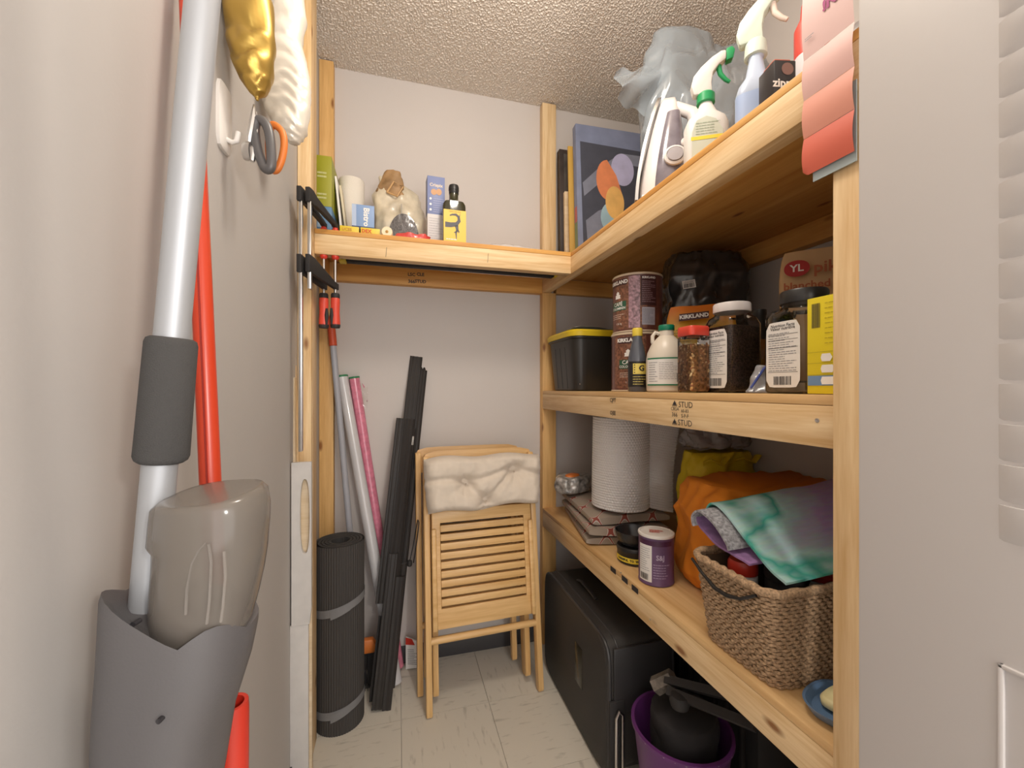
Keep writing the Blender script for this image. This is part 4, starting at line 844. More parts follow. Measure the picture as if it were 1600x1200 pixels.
# maple syrup jug
jg = thing('syrup_jug', 'cream plastic syrup jug with green cap on the middle shelf', 'jug', (.697, .968, zm), face(.697, .968)); CRM = mat('cream_plastic', (.70, .63, .53), .35)
obj('body', MB().lathe([(.046, 0), (.0505, .004), (.0520, .030), (.0520, .085), (.0490, .105), (.0390, .127), (.0270, .142), (.0190, .150), (.0185, .163), (.018, .166)], 40), CRM, jg)
obj('handle', MB().tube([(-.018, -.004, .156), (-.028, -.006, .160), (-.035, -.008, .150), (-.035, -.009, .134), (-.031, -.008, .128)], .0052, 10), CRM, jg)
obj('cap', MB().lathe([(.0195, .164), (.0205, .166), (.0205, .177), (.019, .179), (0, .179)], 28), colmat('cap_green', (.0, .19, .10), .4), jg)
curved_panel('label', jg, .052, -.058, .058, .018, .088, PAPER, .0004)
for z in (.017, .086): curved_panel('green_line', jg, .052, -.058, .058, z, z+.0035, colmat('line_green', (.02, .20, .09), .5), .0008)
curved_lines(jg, .052, -.050, -.022, .025, .080, 9, GREYINK, 3, .0008, .25); curved_lines(jg, .052, -.018, .040, .032, .078, 10, mat('mid_ink', (.35, .33, .33), .7), 5, .0008, .25)
mb = barcode_mb(.026, .044, .026, .048, 5); mb.v = [(a, b_, .001) for a, b_, c in mb.v]; flat('bar_code', mb, INK, jg, bend=.052)
# orange pouch
po = thing('snack_pouch', 'orange and yellow stand-up pouch leaning behind the syrup jug', 'pouch', (.880, 1.056, zm), face(.868, 1.060)+.05)
pm, nt, b = newmat('pouch_print'); N = nt.nodes.new; L = nt.links.new; tc = N('ShaderNodeTexCoord'); sp = N('ShaderNodeSeparateXYZ'); L(tc.outputs['Object'], sp.inputs[0]); rr = N('ShaderNodeValToRGB'); dv_ = N('ShaderNodeMath'); dv_.operation = 'MULTIPLY'; dv_.inputs[1].default_value = 3.7; L(sp.outputs['Z'], dv_.inputs[0]); L(dv_.outputs[0], rr.inputs['Fac'])
rr.color_ramp.elements[0].color = (.50, .40, .06, 1); rr.color_ramp.elements[0].position = .3; rr.color_ramp.elements[1].color = (.74, .20, .015, 1); rr.color_ramp.elements[1].position = .92; e_ = rr.color_ramp.elements.new(.7); e_.color = (.74, .42, .04, 1)
L(rr.outputs['Color'], b.inputs['Base Color']); b.inputs['Roughness'].default_value = .3
soft('film', .205, .075, .262, pm, po, 4, .006, 3.0, 56, 34, 18, lambda t: (1-.06*t, 1-.93*max(0, t-.12)/.88, 0, .015*t), fine=.4)
Mp = basis((-.022, -.026, .222), (1, 0, 0), (0, .22, 1)); flat('brand_band', MB().poly([(-.040, -.012), (.042, -.006), (.043, .016), (-.038, .011)]), colmat('band_maroon', (.06, .02, .02), .5), po, Mp); put('KIRKLAND', .0165, WINK, po, Mp @ Matrix.Translation((.002, .002, .0006)) @ Matrix.Rotation(.06, 4, 'Z'), .0007)
flat('printed_lines', lines_mb(-.085, -.01, .04, .19, 17, 6, .25), mat('olive_print', (.30, .22, .04), .6), po, basis((0, -.041, 0), (1, 0, 0), (0, .10, 1))); flat('pale_panel', MB().poly([(.03, .150), (.085, .165), (.085, .192), (.03, .180)]), mat('pale_print', (.50, .52, .50), .5), po, basis((0, -.037, 0), (1, 0, 0), (0, .13, 1)))
# square jars
def jar(name, label, loc, hx, hy, h, lidr, lidh, lidm, fill, fillm, shoulder=.80, lab=True, seed=1, labw=None, labh=None, labz=None):
    t = thing(name, label, 'jar', loc)
    def rg(z, a, b_, e=9): return rring(0, 0, z, a, b_, 40, e)
    hs = h*shoulder; neck = h-lidh
    obj('jar_wall', MB().loft([rg(0, hx*.93, hy*.93), rg(.005, hx, hy), rg(hs, hx, hy), rg(hs+(neck-hs)*.55, hx*.9, hy*.9, 5), rg(neck-.006, lidr*.94, lidr*.94, 2), rg(neck+.002, lidr*.92, lidr*.92, 2)]), CLEAR, t)
    if fillm: obj('contents', MB().loft([rg(.003, hx*.90, hy*.90), rg(.006, hx*.965, hy*.965), rg(fill*h, hx*.965, hy*.965), rg(fill*h+.004, hx*.8, hy*.8)]), fillm, t)
    obj('lid', MB().lathe([(lidr, neck), (lidr*1.02, neck+.002), (lidr*1.02, h-.003), (lidr*.97, h), (0, h)], 40), lidm, t)
    if lab: nutri(t, labw or hy*1.75, labh or h*.60, FX((-hx-.0006, 0, labz or h*.37)), seed)
    return t
NUTB = mat('nut_bed', (.30, .14, .05), .7, var=.7, vscale=150)
nj = jar('nut_jar', 'clear square jar of mixed nuts with a red lid', (.656, .812, zm), .0255, .0255, .150, .0255, .020, colmat('lid_red', (.66, .06, .035), .35), .70, NUTB, .84, lab=False)
obj('lid_skirt', MB().loft([rring(0, 0, z, a, a, 36, 6) for z, a in ((.129, .0260), (.130, .0268), (.148, .0268), (.1505, .025))]), colmat('lid_red2', (.66, .06, .035), .35), nj)
mb = MB(); mb.mi = 0; rnd = random.Random(5); NC = []
for i in range(230):
    f = rnd.random() < .5; u = rnd.uniform(-.0215, .0215); z = rnd.uniform(.006, .108); c = Vector((-.0235, u, z)) if f else Vector((u, -.0235, z)); q = rnd.uniform(.004, .0075); sx, sy, sz = q, q*rnd.uniform(.5, .8), q*rnd.uniform(.4, .6)
    Rm_ = Matrix.Rotation(rnd.random()*6, 3, 'X') @ Matrix.Rotation(rnd.random()*6, 3, 'Z'); mb.mi = rnd.choice((0, 0, 1, 1, 2))
    b0 = len(mb.v); mb.lathe([(.0, -1), (.75, -.6), (1, 0), (.75, .6), (.0, 1)], 6, caps=False); 
    for k in range(b0, len(mb.v)):
        v_ = Rm_ @ Vector((mb.v[k][0]*sx, mb.v[k][1]*sy, mb.v[k][2]*sz)); v_ = v_*1.0
        if f: v_.x *= .3
        else: v_.y *= .3
        mb.v[k] = tuple(c+v_)
obj('nuts', mb, [colmat('nut_tan', (.62, .36, .14), .6), colmat('nut_brown', (.33, .13, .05), .6), colmat('nut_pale', (.70, .50, .26), .6)], nj, smooth=50, kind='stuff')
PEP = mat('peppercorn', (.085, .05, .036), .75, var=.85, vscale=300, bump=.8, bscale=500)
pj = jar('spice_jar', 'clear square jar of dark peppercorns with a white lid', (.729, .775, zm), .043, .043, .200, .038, .020, colmat('lid_white', (.72, .68, .67), .4), .72, PEP, .76, True, 3, .066, .130, .075)
HAZE = mat('greyish_spice', (.30, .26, .21), .8, var=.2, vscale=60)
bj = jar('spice_jar', 'large clear spice jar nearly empty with a black lid', (.736, .608, zm), .050, .044, .192, .038, .024, BLACK, .10, HAZE, .74, True, 9, .070, .122, .072)
# wine bottle neck, ziplock, yellow sack behind the jars
wn = thing('wine_bottle', 'dark wine bottle with black capsule between the spice jars', 'bottle', (.850, .817, zm), face(.85, .817)); obj('glass', MB().lathe([(.034, 0), (.037, .004), (.037, .085), (.030, .108), (.014, .128), (.0135, .135)], 28), mat('amber_glass', (.16, .07, .02), .12, coat=.5), wn); obj('capsule', MB().lathe([(.0145, .128), (.0145, .185), (.0155, .187), (.0155, .200), (0, .201)], 24), BLACK, wn)
o = thing('zip_bag', 'clear zip bag with blue edge squeezed between the spice jars', 'bag', (.728, .690, zm)); soft('film', .085, .05, .055, mat('zip_film', (.55, .56, .60), .15, alpha=.55, coat=.4), o, 9, .010, 2.4, 48, 22, 40, lambda t: (1-.6*t, 1-.6*t, .008*t, 0)); obj('blue_edge', MB().tube([(-.040, -.008, .010), (-.012, -.012, .048), (.020, -.006, .070)], .0022, 6), colmat('zip_blue', (.06, .09, .35), .4), o)
o = thing('yellow_sack', 'yellow printed sack standing against the right wall behind the jars', 'sack', (1.075, 1.01, zm), .2); soft('film', .19, .09, .19, mat('sack_yellow', (.66, .40, .02), .4, var=.2, vscale=15), o, 12, .012, 3, 44, 26, 18, lambda t: (1, 1-.5*t, 0, 0)); obj('silver_top', MB().loft([rring(0, 0, z, a, b_, 36, 3) for z, a, b_ in ((.187, .085, .018), (.205, .088, .013), (.222, .084, .004))]), mat('silver_film', (.46, .48, .50), .25, metal=.3), o)
# yellow carton by the front post
yc = thing('bulb_carton', 'yellow carton with cup pictures on its side by the front post', 'box', (.695, .497, zm)); carton(yc, 'body', .070, .084, .158, colmat('lemon_card', (.76, .62, .02), .45))
Y0 = -.0358
flat('bar_code', barcode_mb(-.034, -.020, .108, .148, 4), INK, yc, FX((Y0, 0, 0))); flat('printed_lines', lines_mb(-.012, .036, .078, .150, 9, 4, .16), mat('ochre_lines', (.45, .36, .02), .6), yc, FX((Y0, 0, 0)))
flat('blue_panel', MB().quad(-.0405, .0405, .014, .030), colmat('panel_blue', (.16, .28, .48), .5), yc, FX((Y0, 0, 0)))
mb = MB()
for k, (z, w_) in enumerate(((.022, .017), (.041, .014), (.059, .011))): mb.poly([(-.016, z-.0062), (-.016+w_*1.2, z-.0062), (-.014+w_*1.35, z), (-.016+w_*1.2, z+.0062), (-.016, z+.0062), (-.018, z)])
flat('cup_pictures', mb, WINK, yc, FX((Y0-.0006, 0, 0))); mb = MB()
for z in (.031, .050, .068): mb.quad(-.041, .041, z, z+.0006)
flat('rules', mb, mat('ochre_rule', (.40, .33, .03), .6), yc, FX((Y0-.0004, 0, 0)))
# almond bag, clear and green bags
KR = mat('kraft_paper', (.62, .42, .22), .8, var=.08, vscale=14)
ab = thing('almond_bag', 'kraft paper bag of almonds standing behind the big spice jar', 'bag', (1.035, .800, zm), face(1.0, .80)+.05); soft('paper', .19, .085, .362, KR, ab, 7, .004, 4, 44, 24, 12, lambda t: (1, 1-.85*max(0, t-.2)/.8, 0, 0))
My = basis((-.058, -.0335, .312), (1, 0, 0), (0, .10, 1)); flat('logo_spot', MB().poly([(p_[0], p_[1]) for p_ in rring(0, 0, 0, .027, .021, 26, 2.2)]), colmat('logo_red', (.45, .03, .03), .6), ab, My); put('YL', .026, WINK, ab, My @ Matrix.Translation((0, 0, .0006)), .0006); TER = colmat('terracotta_ink', (.42, .11, .04), .6)
put('pik', .040, TER, ab, My @ Matrix.Translation((.058, -.004, .0006)), .0008); put('blanched', .027, TER, ab, My @ Matrix.Translation((.020, -.046, .0003)), .0006); put('sliced al', .027, TER, ab, My @ Matrix.Translation((.018, -.068, .0)), .0006)
o = thing('clear_bag', 'crumpled clear bag above the yellow carton', 'bag', (.845, .545, zm)); soft('film', .105, .10, .27, mat('white_film', (.66, .65, .66), .2, alpha=.65), o, 13, .014, 2.4, 56, 36, 22, lambda t: (.8+.3*math.sin(t*3), .8+.3*math.sin(t*3), 0, 0), ridge=.8); obj('green_print', MB().loft([rring(0, 0, z, a, a, 30, 2.4) for z, a in ((.150, .052), (.178, .056), (.190, .050))], caps=False), mat('leaf_green', (.14, .40, .04), .4), o)
# black bagged box at the back
bb = thing('wrapped_box', 'tall box wrapped in black plastic standing at the back of the middle shelf', 'box', (1.015, 1.215, zm), face(1.0, 1.2)+.28); BP = mat('black_film', (.030, .028, .028), .25, coat=.5)
soft('wrapping', .250, .20, .455, BP, bb, 15, .009, 6, 90, 60, 12, lambda t: (1-.05*(t > .93), 1, 0, 0), fine=.5, ridge=.9)
Mb = basis((-.070, -.112, .345), (1, 0, 0), (0, 0, 1)) @ Matrix.Rotation(.14, 4, 'Z'); o = flat('label', MB().quad(-.020, .020, -.013, .013), PAPER, bb, Mb); flat('bar_code', barcode_mb(-.017, .017, -.010, .003, 6), INK, o, Matrix.Translation((0, 0, .0005))); flat('printed_lines', lines_mb(-.017, .017, .004, .011, 2, 4, .4), INK, o, Matrix.Translation((0, 0, .0005)))
# ------------------------------------------------------------------ things on the low shelf
zb = ZB+EPS
def ogee(name):
    m, nt, b = newmat(name); N = nt.nodes.new; L = nt.links.new; tc = N('ShaderNodeTexCoord'); sp = N('ShaderNodeSeparateXYZ'); L(tc.outputs['Object'], sp.inputs[0])
    def mth(op, a, bb=None, v=None):
        n = N('ShaderNodeMath'); n.operation = op; L(a, n.inputs[0])
        if bb is not None: L(bb, n.inputs[1])
        if v is not None: n.inputs[1].default_value = v
        return n.outputs[0]
    yz = mth('ADD', sp.outputs['Y'], mth('MULTIPLY', sp.outputs['Z'], v=.8))
    f = mth('ABSOLUTE', mth('ADD', mth('SINE', mth('MULTIPLY', sp.outputs['X'], v=62)), mth('SINE', mth('MULTIPLY', yz, v=50))))
    r = N('ShaderNodeValToRGB'); e = r.color_ramp.elements; e[0].position = 0; e[0].color = (.30, .075, .055, 1); e[1].position = .30; e[1].color = (.34, .28, .225, 1)
    for q, c in ((.10, (.30, .075, .055, 1)), (.12, (.58, .52, .47, 1)), (.20, (.58, .52, .47, 1)), (.22, (.34, .28, .225, 1))): k = e.new(q); k.color = c
    r.color_ramp.interpolation = 'CONSTANT'; L(f, r.inputs['Fac']); L(r.outputs['Color'], b.inputs['Base Color']); b.inputs['Roughness'].default_value = .9; return m
OG = ogee('ogee_print_cotton')
fm = thing('folded_fabric', 'folded taupe padded fabric with red and white pattern under the bubble wrap', 'fabric', (.790, 1.430, zb), -.16)
def fold(z0, z1, x0, x1, y0, y1, sd):
    "one doubled layer: rounded edge at +-x, open at the back"
    rings = []; n = 18
    for k in range(13):
        y = y0+(y1-y0)*k/12; rg = []
        h = (z1-z0)*(.75+.25*math.sin(PI*min(1, max(0, k/12*.9+.05)))); dz = .006*noise.noise(Vector((y*9, sd, 0)))
        for j in range(28):
            a = 2*PI*j/28; ca, sa = math.cos(a), math.sin(a); q = (abs(ca)**6+abs(sa)**2.4)**(-1/4); rg.append(((x0+x1)/2+(x1-x0)/2*max(-1, min(1, ca*q)), y, (z0+z1)/2+h/2*max(-1, min(1, sa*q))+dz*(z0 > 0)+.004*math.sin(ca*3+sd)*(z0 > 0)))
        rings.append(rg)
    return MB().loft(rings)
for k, (z0, z1, x0, x1, y0, y1) in enumerate(((.000, .030, -.145, .13, -.19, .20), (.031, .062, -.15, .13, -.20, .19), (.066, .100, -.14, .14, -.17, .20))):
    obj('layer', fold(z0, z1, x0, x1, y0, y1, k*3.1+1), OG, fm, smooth=60, rot=(0, 0, .05*(k-1)))
bw = thing('bubble_wrap_roll', 'roll of clear bubble wrap standing on the folded patterned fabric', 'bubble wrap', (.775, 1.338, zb+.108))
BW_ = mat('bubble_film', (.80, .78, .77), .13, trans=.12, coat=1.0)
na, nz, RB = 300, 180, .098
def bub(u, v, R0=RB, H=.318):
    a = u*2*PI; i = u*60; row = v*36; off = .5*(int(row) % 2); fx = (i+off) % 1-.5; fz = row % 1-.5; d2 = fx*fx+fz*fz; b_ = .0034*math.sqrt(max(0, 1-d2/.2)) if d2 < .2 else 0
    r = R0+b_+.003*math.sin(a*3+v*2); return (r*math.cos(a), r*math.sin(a), v*H)
mb = MB(); mb.grid(bub, na, nz); obj('wound_film', mb, BW_, bw, smooth=70); obj('core_layers', MB().lathe([(.035, .002), (.092, .002), (.092, .312), (.035, .312)], 40), mat('inner_film', (.62, .60, .58), .5), bw)
def flap(u, v):
    x = -.055+.0; a0 = -.55; bx, by = RB*math.cos(a0), RB*math.sin(a0); i = u*16; row = v*36; fx = (i+.5*(int(row) % 2)) % 1-.5; fz = row % 1-.5; d2 = fx*fx+fz*fz; b_ = .0032*math.sqrt(max(0, 1-d2/.2)) if d2 < .2 else 0
    return (bx-.01+.10*u*(.9+.2*v), by-.006-.02*math.sin(u*2.2)-b_+.012*math.sin(v*4)*u, -.02*u+v*(.318+.0))
obj('loose_flap', MB().grid(flap, 80, 180), BW_, bw, smooth=70)
fo = thing('foil_pouch', 'crumpled silver foil pouch beside the bubble wrap', 'pouch', (.690, 1.575, zb+.106), .4); soft('film', .15, .10, .065, mat('silver_print', (.42, .40, .38), .28, metal=.3, var=.75, vscale=45), fo, 21, .012, 2.6, 44, 16, 30)
obj('orange_mark', MB().loft([rring(.0, -.0, z, .035*q, .022*q, 20, 2.5) for z, q in ((.060, 1), (.069, .9), (.072, .5))]), ORG, fo)
tn = thing('wax_tin', 'flat black tin with yellow warning band on the low shelf', 'tin', (.702, 1.130, zb), face(.702, 1.13)); obj('tin', MB().lathe([(.049, 0), (.053, .003), (.053, .034), (.0545, .036), (.0545, .046), (.052, .049), (.048, .047), (0, .047)], 48), BLACK, tn)
curved_panel('yellow_band', tn, .053, -.075, .075, .008, .023, YEL, .0005); curved_text('HARMFUL  TO  WASH  AWAY', .0085, INK, tn, .053, 0, .0155, .0005, .001)
bo = thing('black_bowl', 'black plastic bowl stacked on the flat black tin', 'bowl', (.700, 1.133, zb+.050)); BOWL = mat('bowl_black', (.022, .022, .024), .25)
obj('bowl', MB().lathe([(.030, 0), (.040, .002), (.050, .018), (.0565, .040), (.0575, .043), (.0545, .042), (.047, .018), (.036, .005), (0, .005)], 48, caps=False), BOWL, bo)
pc = thing('paint_can', 'small purple and white paint can between the tin and the orange bag', 'paint can', (.686, .998, zb), face(.686, .998)); pc.scale = (.9, .9, 1.03); PUR = mat('can_purple', (.14, .075, .17), .4, var=.15, vscale=20)
obj('can', MB().lathe([(.050, 0), (.0525, .002), (.0525, .004), (.0515, .006), (.0515, .122), (.0527, .124), (.0527, .128), (.049, .130), (.048, .126), (0, .126)], 48), PUR, pc); obj('rim', MB().lathe([(.0528, .123), (.0536, .126), (.0528, .1295), (.047, .1305), (.046, .128)], 48, caps=False), WHITE, pc); obj('lid', MB().lathe([(.0455, .1265), (.0455, .1290), (.040, .1280), (0, .1285)], 40), WHITE, pc)
curved_panel('white_label', pc, .0515, -.056, -.012, .010, .104, PAPER, .0005); curved_lines(pc, .0515, -.052, -.018, .036, .098, 11, GREYINK, 8, .001, .22); mb = barcode_mb(-.050, -.022, .014, .030, 7); mb.v = [(a, b_, .001) for a, b_, c in mb.v]; flat('bar_code', mb, INK, pc, bend=.0515)
curved_panel('dark_band', pc, .0515, -.056, .05, .104, .117, colmat('band_plum', (.07, .02, .06), .4), .0007); curved_text('S&J', .018, mat('lavender_ink', (.5, .42, .56), .6), pc, .0515, .012, .075, .0004); curved_lines(pc, .0515, -.008, .04, .02, .06, 6, mat('lavender_lines', (.36, .28, .42), .6), 3)
flat('lid_print', lines_mb(-.02, .02, -.014, .014, 4, 2, .5), RED, pc, Matrix.Translation((.0, 0, .1296)))
# orange cloth bag
OCL = mat('orange_cloth', (.72, .225, .012), .8, var=.06, vscale=10, bump=.1, bscale=600)
og = thing('cloth_bag', 'big bright orange cloth bag beside the basket', 'bag', (.962, .920, zb), -.11)
def otop(t): return (1-.03*t, 1+.04*math.sin(t*4), .02*t, .02*t)
soft('cloth', .425, .245, .268, OCL, og, 31, .016, 5, 110, 60, 7, otop, fine=.45, ridge=.8)
obj('base_trim', MB().loft([rring(0, 0, z, .180, .098, 44, 6) for z in (.0, .012)]), PAPER, og)
# yellow tote and clear bag behind
to = thing('yellow_tote', 'crumpled yellow tote bag behind the orange cloth bag', 'bag', (1.055, 1.185, zb), .05); YT = mat('tote_yellow', (.74, .56, .02), .55)
soft('cloth', .25, .15, .312, YT, to, 41, .014, 3.5, 64, 36, 12, lambda t: (1, 1-.25*t, 0, 0), ridge=.8)
for k in (-.07, .06): obj('handle', MB().tube([(k-.045, -.062, .290), (k-.03, -.078, .300), (k, -.090, .285), (k+.03, -.080, .305), (k+.045, -.062, .290)], .011, 8, flat=.3), YT, to)
o = thing('clear_bag', 'crinkled clear bag on top of the yellow tote', 'bag', (1.06, 1.205, zb+.326)); soft('film', .24, .13, .098, mat('grey_clear_film', (.40, .37, .37), .15, alpha=.72, coat=.5), o, 43, .018, 2.3, 72, 30, 20, lambda t: (1-.4*t*t, 1-.4*t, -.02*t, 0), ridge=.8)
# seagrass basket
bk_ = thing('wicker_basket', 'woven seagrass basket with black wire handle on the low shelf', 'basket', (.775, .660, zb)); SEA = mat('seagrass', (.42, .28, .165), .85, var=.45, vscale=260, bump=.5, bscale=900)
bx0, by0, bx1, by1, HB = .140, .088, .166, .100, .172; rows = 25; n = 300
mb = MB()
for r_ in range(rows):
    t = (r_+.5)/rows; hx, hy = bx0+(bx1-bx0)*t, by0+(by1-by0)*t; ph = PI*(r_ % 2); pts = []
    base = rring(0, 0, HB*t, hx, hy, n, 9); per = 0; acc = [0]
    for j in range(n): 
        a, b2 = base[j], base[(j+1) % n]; per += math.hypot(b2[0]-a[0], b2[1]-a[1]); acc.append(per)
    wv = round(per/.0165)
    for j in range(n+1):
        p_ = base[j % n]; rr_ = math.hypot(p_[0], p_[1]); o_ = .0026*math.sin(2*PI*acc[j]/per*wv+ph); pts.append((p_[0]*(1+o_/rr_), p_[1]*(1+o_/rr_), p_[2]))
    mb.tube(pts, .0032, 6, caps=False)
obj('weave', mb, SEA, bk_, smooth=60, kind='stuff')
mb = MB(); pts = rring(0, 0, HB+.003, bx1+.002, by1+.002, 160, 9); pts = [(x*(1+.008*math.sin(j*1.2)), y*(1+.008*math.sin(j*1.2)), z+.0015*math.cos(j*1.2)) for j, (x, y, z) in enumerate(pts)]
mb.tube(pts+[pts[0], pts[1]], lambda s: .0078, 8, caps=False); obj('rim', mb, SEA, bk_, smooth=60)
obj('base', MB().loft([rring(0, 0, z, bx0-.004, by0-.004, 40, 9) for z in (.001, .006)]), SEA, bk_)
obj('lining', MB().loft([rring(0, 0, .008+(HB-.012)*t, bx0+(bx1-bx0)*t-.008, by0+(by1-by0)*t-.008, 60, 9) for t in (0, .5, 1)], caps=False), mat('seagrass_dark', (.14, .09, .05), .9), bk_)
obj('handle', MB().tube([(-bx1-.004, .092, HB-.008), (-bx1-.012, .05, HB-.022), (-bx1-.014, .015, HB-.034), (-bx1-.014, -.015, HB-.034), (-bx1-.012, -.045, HB-.026), (-bx1-.004, -.072, HB-.008)], lambda s: .0030+.0022*math.exp(-((s-.5)/.12)**2), 10), BLACK, bk_)
def capped(name, label, loc, rot, r, capm, capr, caph, bodym, hb):
    t = thing(name, label, 'container', loc, rot=rot); obj('body', MB().lathe([(r*.92, 0), (r, .004), (r, hb), (r*.8, hb+.004)], 28), bodym, t); obj('cap', MB().lathe([(capr, hb+.0045), (capr*1.02, hb+.007), (capr*1.02, hb+caph*.75), (capr*.9, hb+caph), (0, hb+caph*1.0)], 28), capm, t); return t
capped('capped_jar', 'jar with glossy red cap standing by the basket handle', (.676, .690, zb+.008), (0, .0, 0), .027, RED, .027, .030, WHITE, .142)
capped('capped_jar', 'jar with wide black lid in the basket below the felt', (.724, .634, zb+.008), (0, 0, 0), .036, BLACKM, .037, .02, BLACKM, .148)
capped('capped_jar', 'jar with flat red lid in the basket beside the black lidded jar', (.803, .632, zb+.008), (0, 0, 0), .033, RED, .033, .018, WHITE, .142)
# felt sheet rolled over the basket
fm_, nt, b = newmat('dyed_felt'); N = nt.nodes.new; L = nt.links.new; tc = N('ShaderNodeTexCoord'); n1 = N('ShaderNodeTexNoise'); n1.inputs['Scale'].default_value = 5; n1.inputs['Detail'].default_value = 3; mp = N('ShaderNodeMapping'); mp.inputs['Scale'].default_value = (1.3, 1.6, 1); L(tc.outputs['Object'], mp.inputs[0]); L(mp.outputs[0], n1.inputs['Vector'])
sp = N('ShaderNodeSeparateXYZ'); L(tc.outputs['Object'], sp.inputs[0]); ma = N('ShaderNodeMath'); ma.operation = 'MULTIPLY_ADD'; ma.inputs[1].default_value = 1.5; L(sp.outputs['X'], ma.inputs[0]); L(n1.outputs['Fac'], ma.inputs[2])
r = N('ShaderNodeValToRGB'); e = r.color_ramp.elements; e[0].position = .36; e[0].color = (.50, .70, .70, 1); e[1].position = .92; e[1].color = (.44, .32, .56, 1)
for q, c in ((.50, (.40, .64, .62, 1)), (.60, (.05, .36, .29, 1)), (.68, (.40, .64, .62, 1)), (.78, (.40, .44, .53, 1))): k = e.new(q); k.color = c
L(ma.outputs[0], r.inputs['Fac']); n2 = N('ShaderNodeTexNoise'); n2.inputs['Scale'].default_value = 160; n2.inputs['Detail'].default_value = 3; mp2 = N('ShaderNodeMapping'); mp2.inputs['Scale'].default_value = (.15, 1, 1); mp2.inputs['Rotation'].default_value = (0, 0, .7); L(tc.outputs['Object'], mp2.inputs[0]); L(mp2.outputs[0], n2.inputs['Vector'])
mx = N('ShaderNodeMix'); mx.data_type = 'RGBA'; mx.blend_type = 'OVERLAY'; mx.inputs['Factor'].default_value = .22; L(r.outputs['Color'], mx.inputs['A']); L(n2.outputs['Color'], mx.inputs['B']); L(mx.outputs['Result'], b.inputs['Base Color']); b.inputs['Roughness'].default_value = .95
GFELT = mat('grey_felt_back', (.30, .30, .32), .95, var=.45, vscale=170); PFELT = mat('purple_felt', (.30, .17, .36), .95, var=.25, vscale=60)
fr_ = thing('felt_sheet', 'teal and purple felt sheet rolled and draped over the basket', 'felt', (.655, .693, zb+.201))
def sheet(prof, x0, x1, skew, th=.0022, rise=.06):
    "prof: list of (y, z) along the curl; lofted in x, thin but solid"
    def nrm(i):
        a = Vector(prof[max(0, i-1)]); b_ = Vector(prof[min(len(prof)-1, i+1)]); d = (b_-a); return Vector((-d.y, d.x)).normalized()*th
    rings = []
    for k in range(19):
        u = k/18; rg = []; up = []; dn = []
        for i, (y, z) in enumerate(prof):
            s_ = i/(len(prof)-1); x = x0+skew*s_+(x1-x0-skew*s_)*u; q = nrm(i); wob = .004*noise.noise(Vector((x*14, s_*4, 2))); zz_ = z+rise*u+wob; yy_ = y-.045*u
            up.append((x, yy_+q.x, zz_+q.y)); dn.append((x, yy_-q.x, zz_-q.y))
        rings.append(up+dn[::-1])
    return MB().loft(rings)
def sm(P, m_=8):
    out = []
    for i in range(len(P)-1):
        a, b_, c, d = P[max(0, i-1)], P[i], P[i+1], P[min(len(P)-1, i+2)]
        for k in range(m_):
            t = k/m_; out.append(tuple(.5*((2*b_[q])+(-a[q]+c[q])*t+(2*a[q]-5*b_[q]+4*c[q]-d[q])*t*t+(-a[q]+3*b_[q]-3*c[q]+d[q])*t**3) for q in (0, 1)))
    return out+[P[-1]]
obj('outer_layer', sheet(sm([(.086, .026), (.085, .055), (.062, .074), (.020, .066), (-.040, .028), (-.095, -.004), (-.128, -.012)]), .010, .47, -.02), fm_, fr_, smooth=50)
obj('inner_layer', sheet(sm([(.082, .022), (.085, .045), (.060, .060), (.022, .050), (-.010, .022), (-.02, .006)]), -.030, .45, .0), GFELT, fr_, smooth=50)
obj('inner_lining', sheet(sm([(.084, .040), (.066, .020), (.030, .006), (-.020, -.002), (-.060, -.006)]), -.020, .44, .0, .002, .05), PFELT, fr_, smooth=50)
# soap dish at the front post
sd = thing('soap_dish', 'blue oval soap dish at the front end of the low shelf', 'dish', (.690, .510, zb), .25); obj('dish', MB().loft([rring(0, 0, z, a, b_, 40, 2.4) for z, a, b_ in ((0, .040, .028), (.004, .048, .034), (.016, .056, .041), (.020, .058, .043), (.0195, .054, .039), (.009, .045, .031), (.007, .03, .02))]), colmat('dish_blue', (.12, .21, .36), .3), sd)
so_ = obj('soap_bar', MB().loft([rring(0, 0, z, a, b_, 30, 3.4) for z, a, b_ in ((0, .024, .016), (.004, .030, .020), (.013, .031, .021), (.018, .026, .017))]), mat('yellow_soap', (.74, .66, .36), .4), smooth=60, loc=(.694, .511, zb+.0095), rot=(0, 0, .25)); tag(so_, 'pale yellow bar of soap lying in the blue dish', 'soap')
# ------------------------------------------------------------------ under the low shelf
sc = thing('suitcase', 'black fabric suitcase lying on its side under the low shelf', 'suitcase', (.690, 1.335, 0)); SUI = mat('suitcase_fabric', (.030, .027, .025), .6, bump=.35, bscale=420); SUS = mat('suitcase_vinyl', (.036, .035, .037), .35)
SX, SY, SZ = .115, .265, .405
obj('shell', MB().loft([[(x, p_[0], SZ/2+p_[1]) for p_ in rring(0, 0, 0, SY*k, SZ/2*k-.002, 56, 9)] for x, k in ((-SX, .955), (-SX+.006, .985), (-SX+.016, 1), (SX-.016, 1), (SX-.004, .985), (SX, .95))]), SUI, sc, smooth=50)
def pipe(x, k, r=.006): 
    P = [(x, p_[0], SZ/2+p_[1]) for p_ in rring(0, 0, 0, SY*k+.001, SZ/2*k-.004, 100, 9)]; return MB().tube(P+[P[0], P[1]], r, 8, caps=False)
obj('piping', pipe(-SX+.010, .985), SUS, sc); obj('piping', pipe(SX-.012, .985), SUS, sc); obj('zip', pipe(-SX+.040, 1.0, .0035), SUS, sc)
obj('end_panel', MB().box(-SX+.02, SX-.02, -SY-.006, -SY+.004, .20, .385), SUS, sc, bevel=.004)
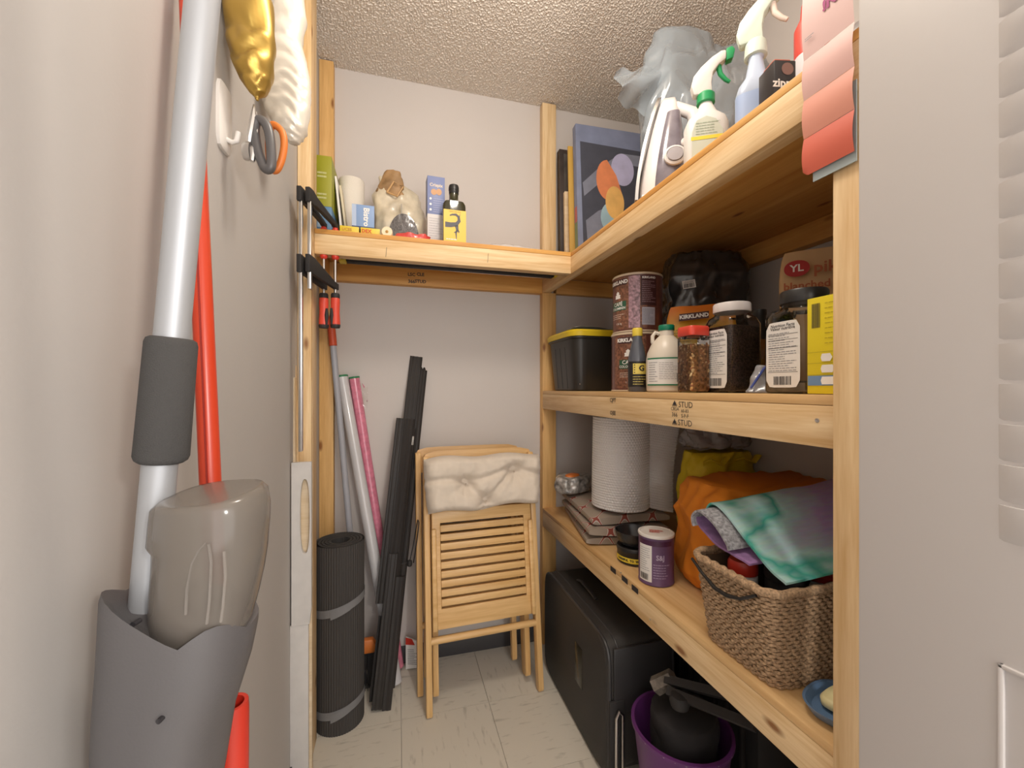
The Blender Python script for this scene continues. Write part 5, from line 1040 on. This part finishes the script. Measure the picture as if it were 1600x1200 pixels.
obj('handle_recess', MB().box(-SX+.004, -SX+.055, -SY-.010, -SY+.002, .03, .24), BLACKM, sc, bevel=.006); obj('pull_handle', MB().tube([(-SX+.020, -SY-.017, .03), (-SX+.020, -SY-.019, .20), (-SX+.028, -SY-.019, .218), (-SX+.040, -SY-.017, .205), (-SX+.040, -SY-.017, .03)], .0045, 10), STEEL, sc)
obj('tag_window', MB().box(-SX-.0015, -SX+.001, -.10, -.045, .155, .285), mat('dark_window', (.02, .018, .010), .2), sc, bevel=.001)
obj('top_grip', MB().tube([(-.03, -.03, SZ-.002), (-.035, .0, SZ+.010), (-.035, .08, SZ+.012), (-.03, .12, SZ-.002)], .007, 8, flat=.6), SUS, sc)
for y in (-.2, .2): obj('wheel', MB().lathe([(0, -.012), (.016, -.012), (.018, 0), (.016, .012), (0, .012)], 18), BLACK, sc, M=Matrix.Translation((SX+.018, y, .0185)) @ Matrix.Rotation(PI/2, 4, 'X'))
bu = thing('bucket', 'purple plastic bucket standing on the floor in front of the suitcase', 'bucket', (.705, .918, 0)); PUB = colmat('bucket_purple', (.12, .028, .15), .4)
obj('pail', MB().lathe([(.085, .0), (.088, .003), (.118, .255), (.124, .258), (.124, .266), (.116, .267), (.112, .255), (.083, .008), (0, .008)], 48, caps=False), PUB, bu); obj('wire_handle', MB().tube([(.122*math.cos(a), .122*math.sin(a)-.0, .262) for a in [PI*(1.0+k/14*.9) for k in range(15)]], .002, 6), WHITE, bu)
o = thing('cloth_bundle', 'black crumpled cloth stuffed in the purple bucket', 'cloth', (.712, .916, .012)); soft('cloth', .132, .132, .290, mat('black_cloth', (.022, .020, .021), .9, bump=.3), o, 51, .008, 2.2, 60, 36, 16, lambda t: (1+.25*t, 1+.25*t, 0, 0))
fr3 = thing('folding_stand', 'black folded metal stand with taped end under the low shelf', 'stand', at(1035, 1066, d=1.06)); fl = Vector(fr3.location)
for a, b_ in (((1040, 1062, 1.05), (1170, 1095, .92)), ((1044, 1080, 1.03), (1180, 1135, .88))):
    p0 = at(a[0], a[1], d=a[2])-fl; p1 = at(b_[0], b_[1], d=b_[2])-fl; obj('bar', MB().tube([p0, p1], .013, 4), BLACKM, fr3, smooth=20)
p0 = at(1024, 1072, d=1.07)-fl; p1 = at(1052, 1058, d=1.05)-fl; obj('taped_end', MB().tube([p0, p0*.6+p1*.4, p1], lambda s: .022-.002*s, 6), mat('silver_tape', (.20, .175, .15), .35, metal=.3, var=.4, vscale=60), fr3, smooth=20)
obj('joint', MB().lathe([(0, -.016), (.02, -.014), (.024, 0), (.02, .014), (0, .016)], 14), BLACKM, fr3, loc=at(1062, 1095, d=1.0)-fl)
crt = thing('ribbed_crate', 'dark ribbed plastic crate against the right wall under the low shelf', 'crate', (1.03, 1.10, 0)); obj('box', MB().loft([rring(0, 0, z, a, b_, 40, 8) for z, a, b_ in ((0.001, .13, .24), (.34, .15, .26), (.345, .158, .268), (.36, .158, .268))]), mat('crate_black', (.03, .029, .031), .45), crt)
for k in range(9): obj('rib', MB().box(-.157, -.143, -.20+.05*k-.006, -.20+.05*k+.006, .05, .33), BLACKM, crt, bevel=.002)
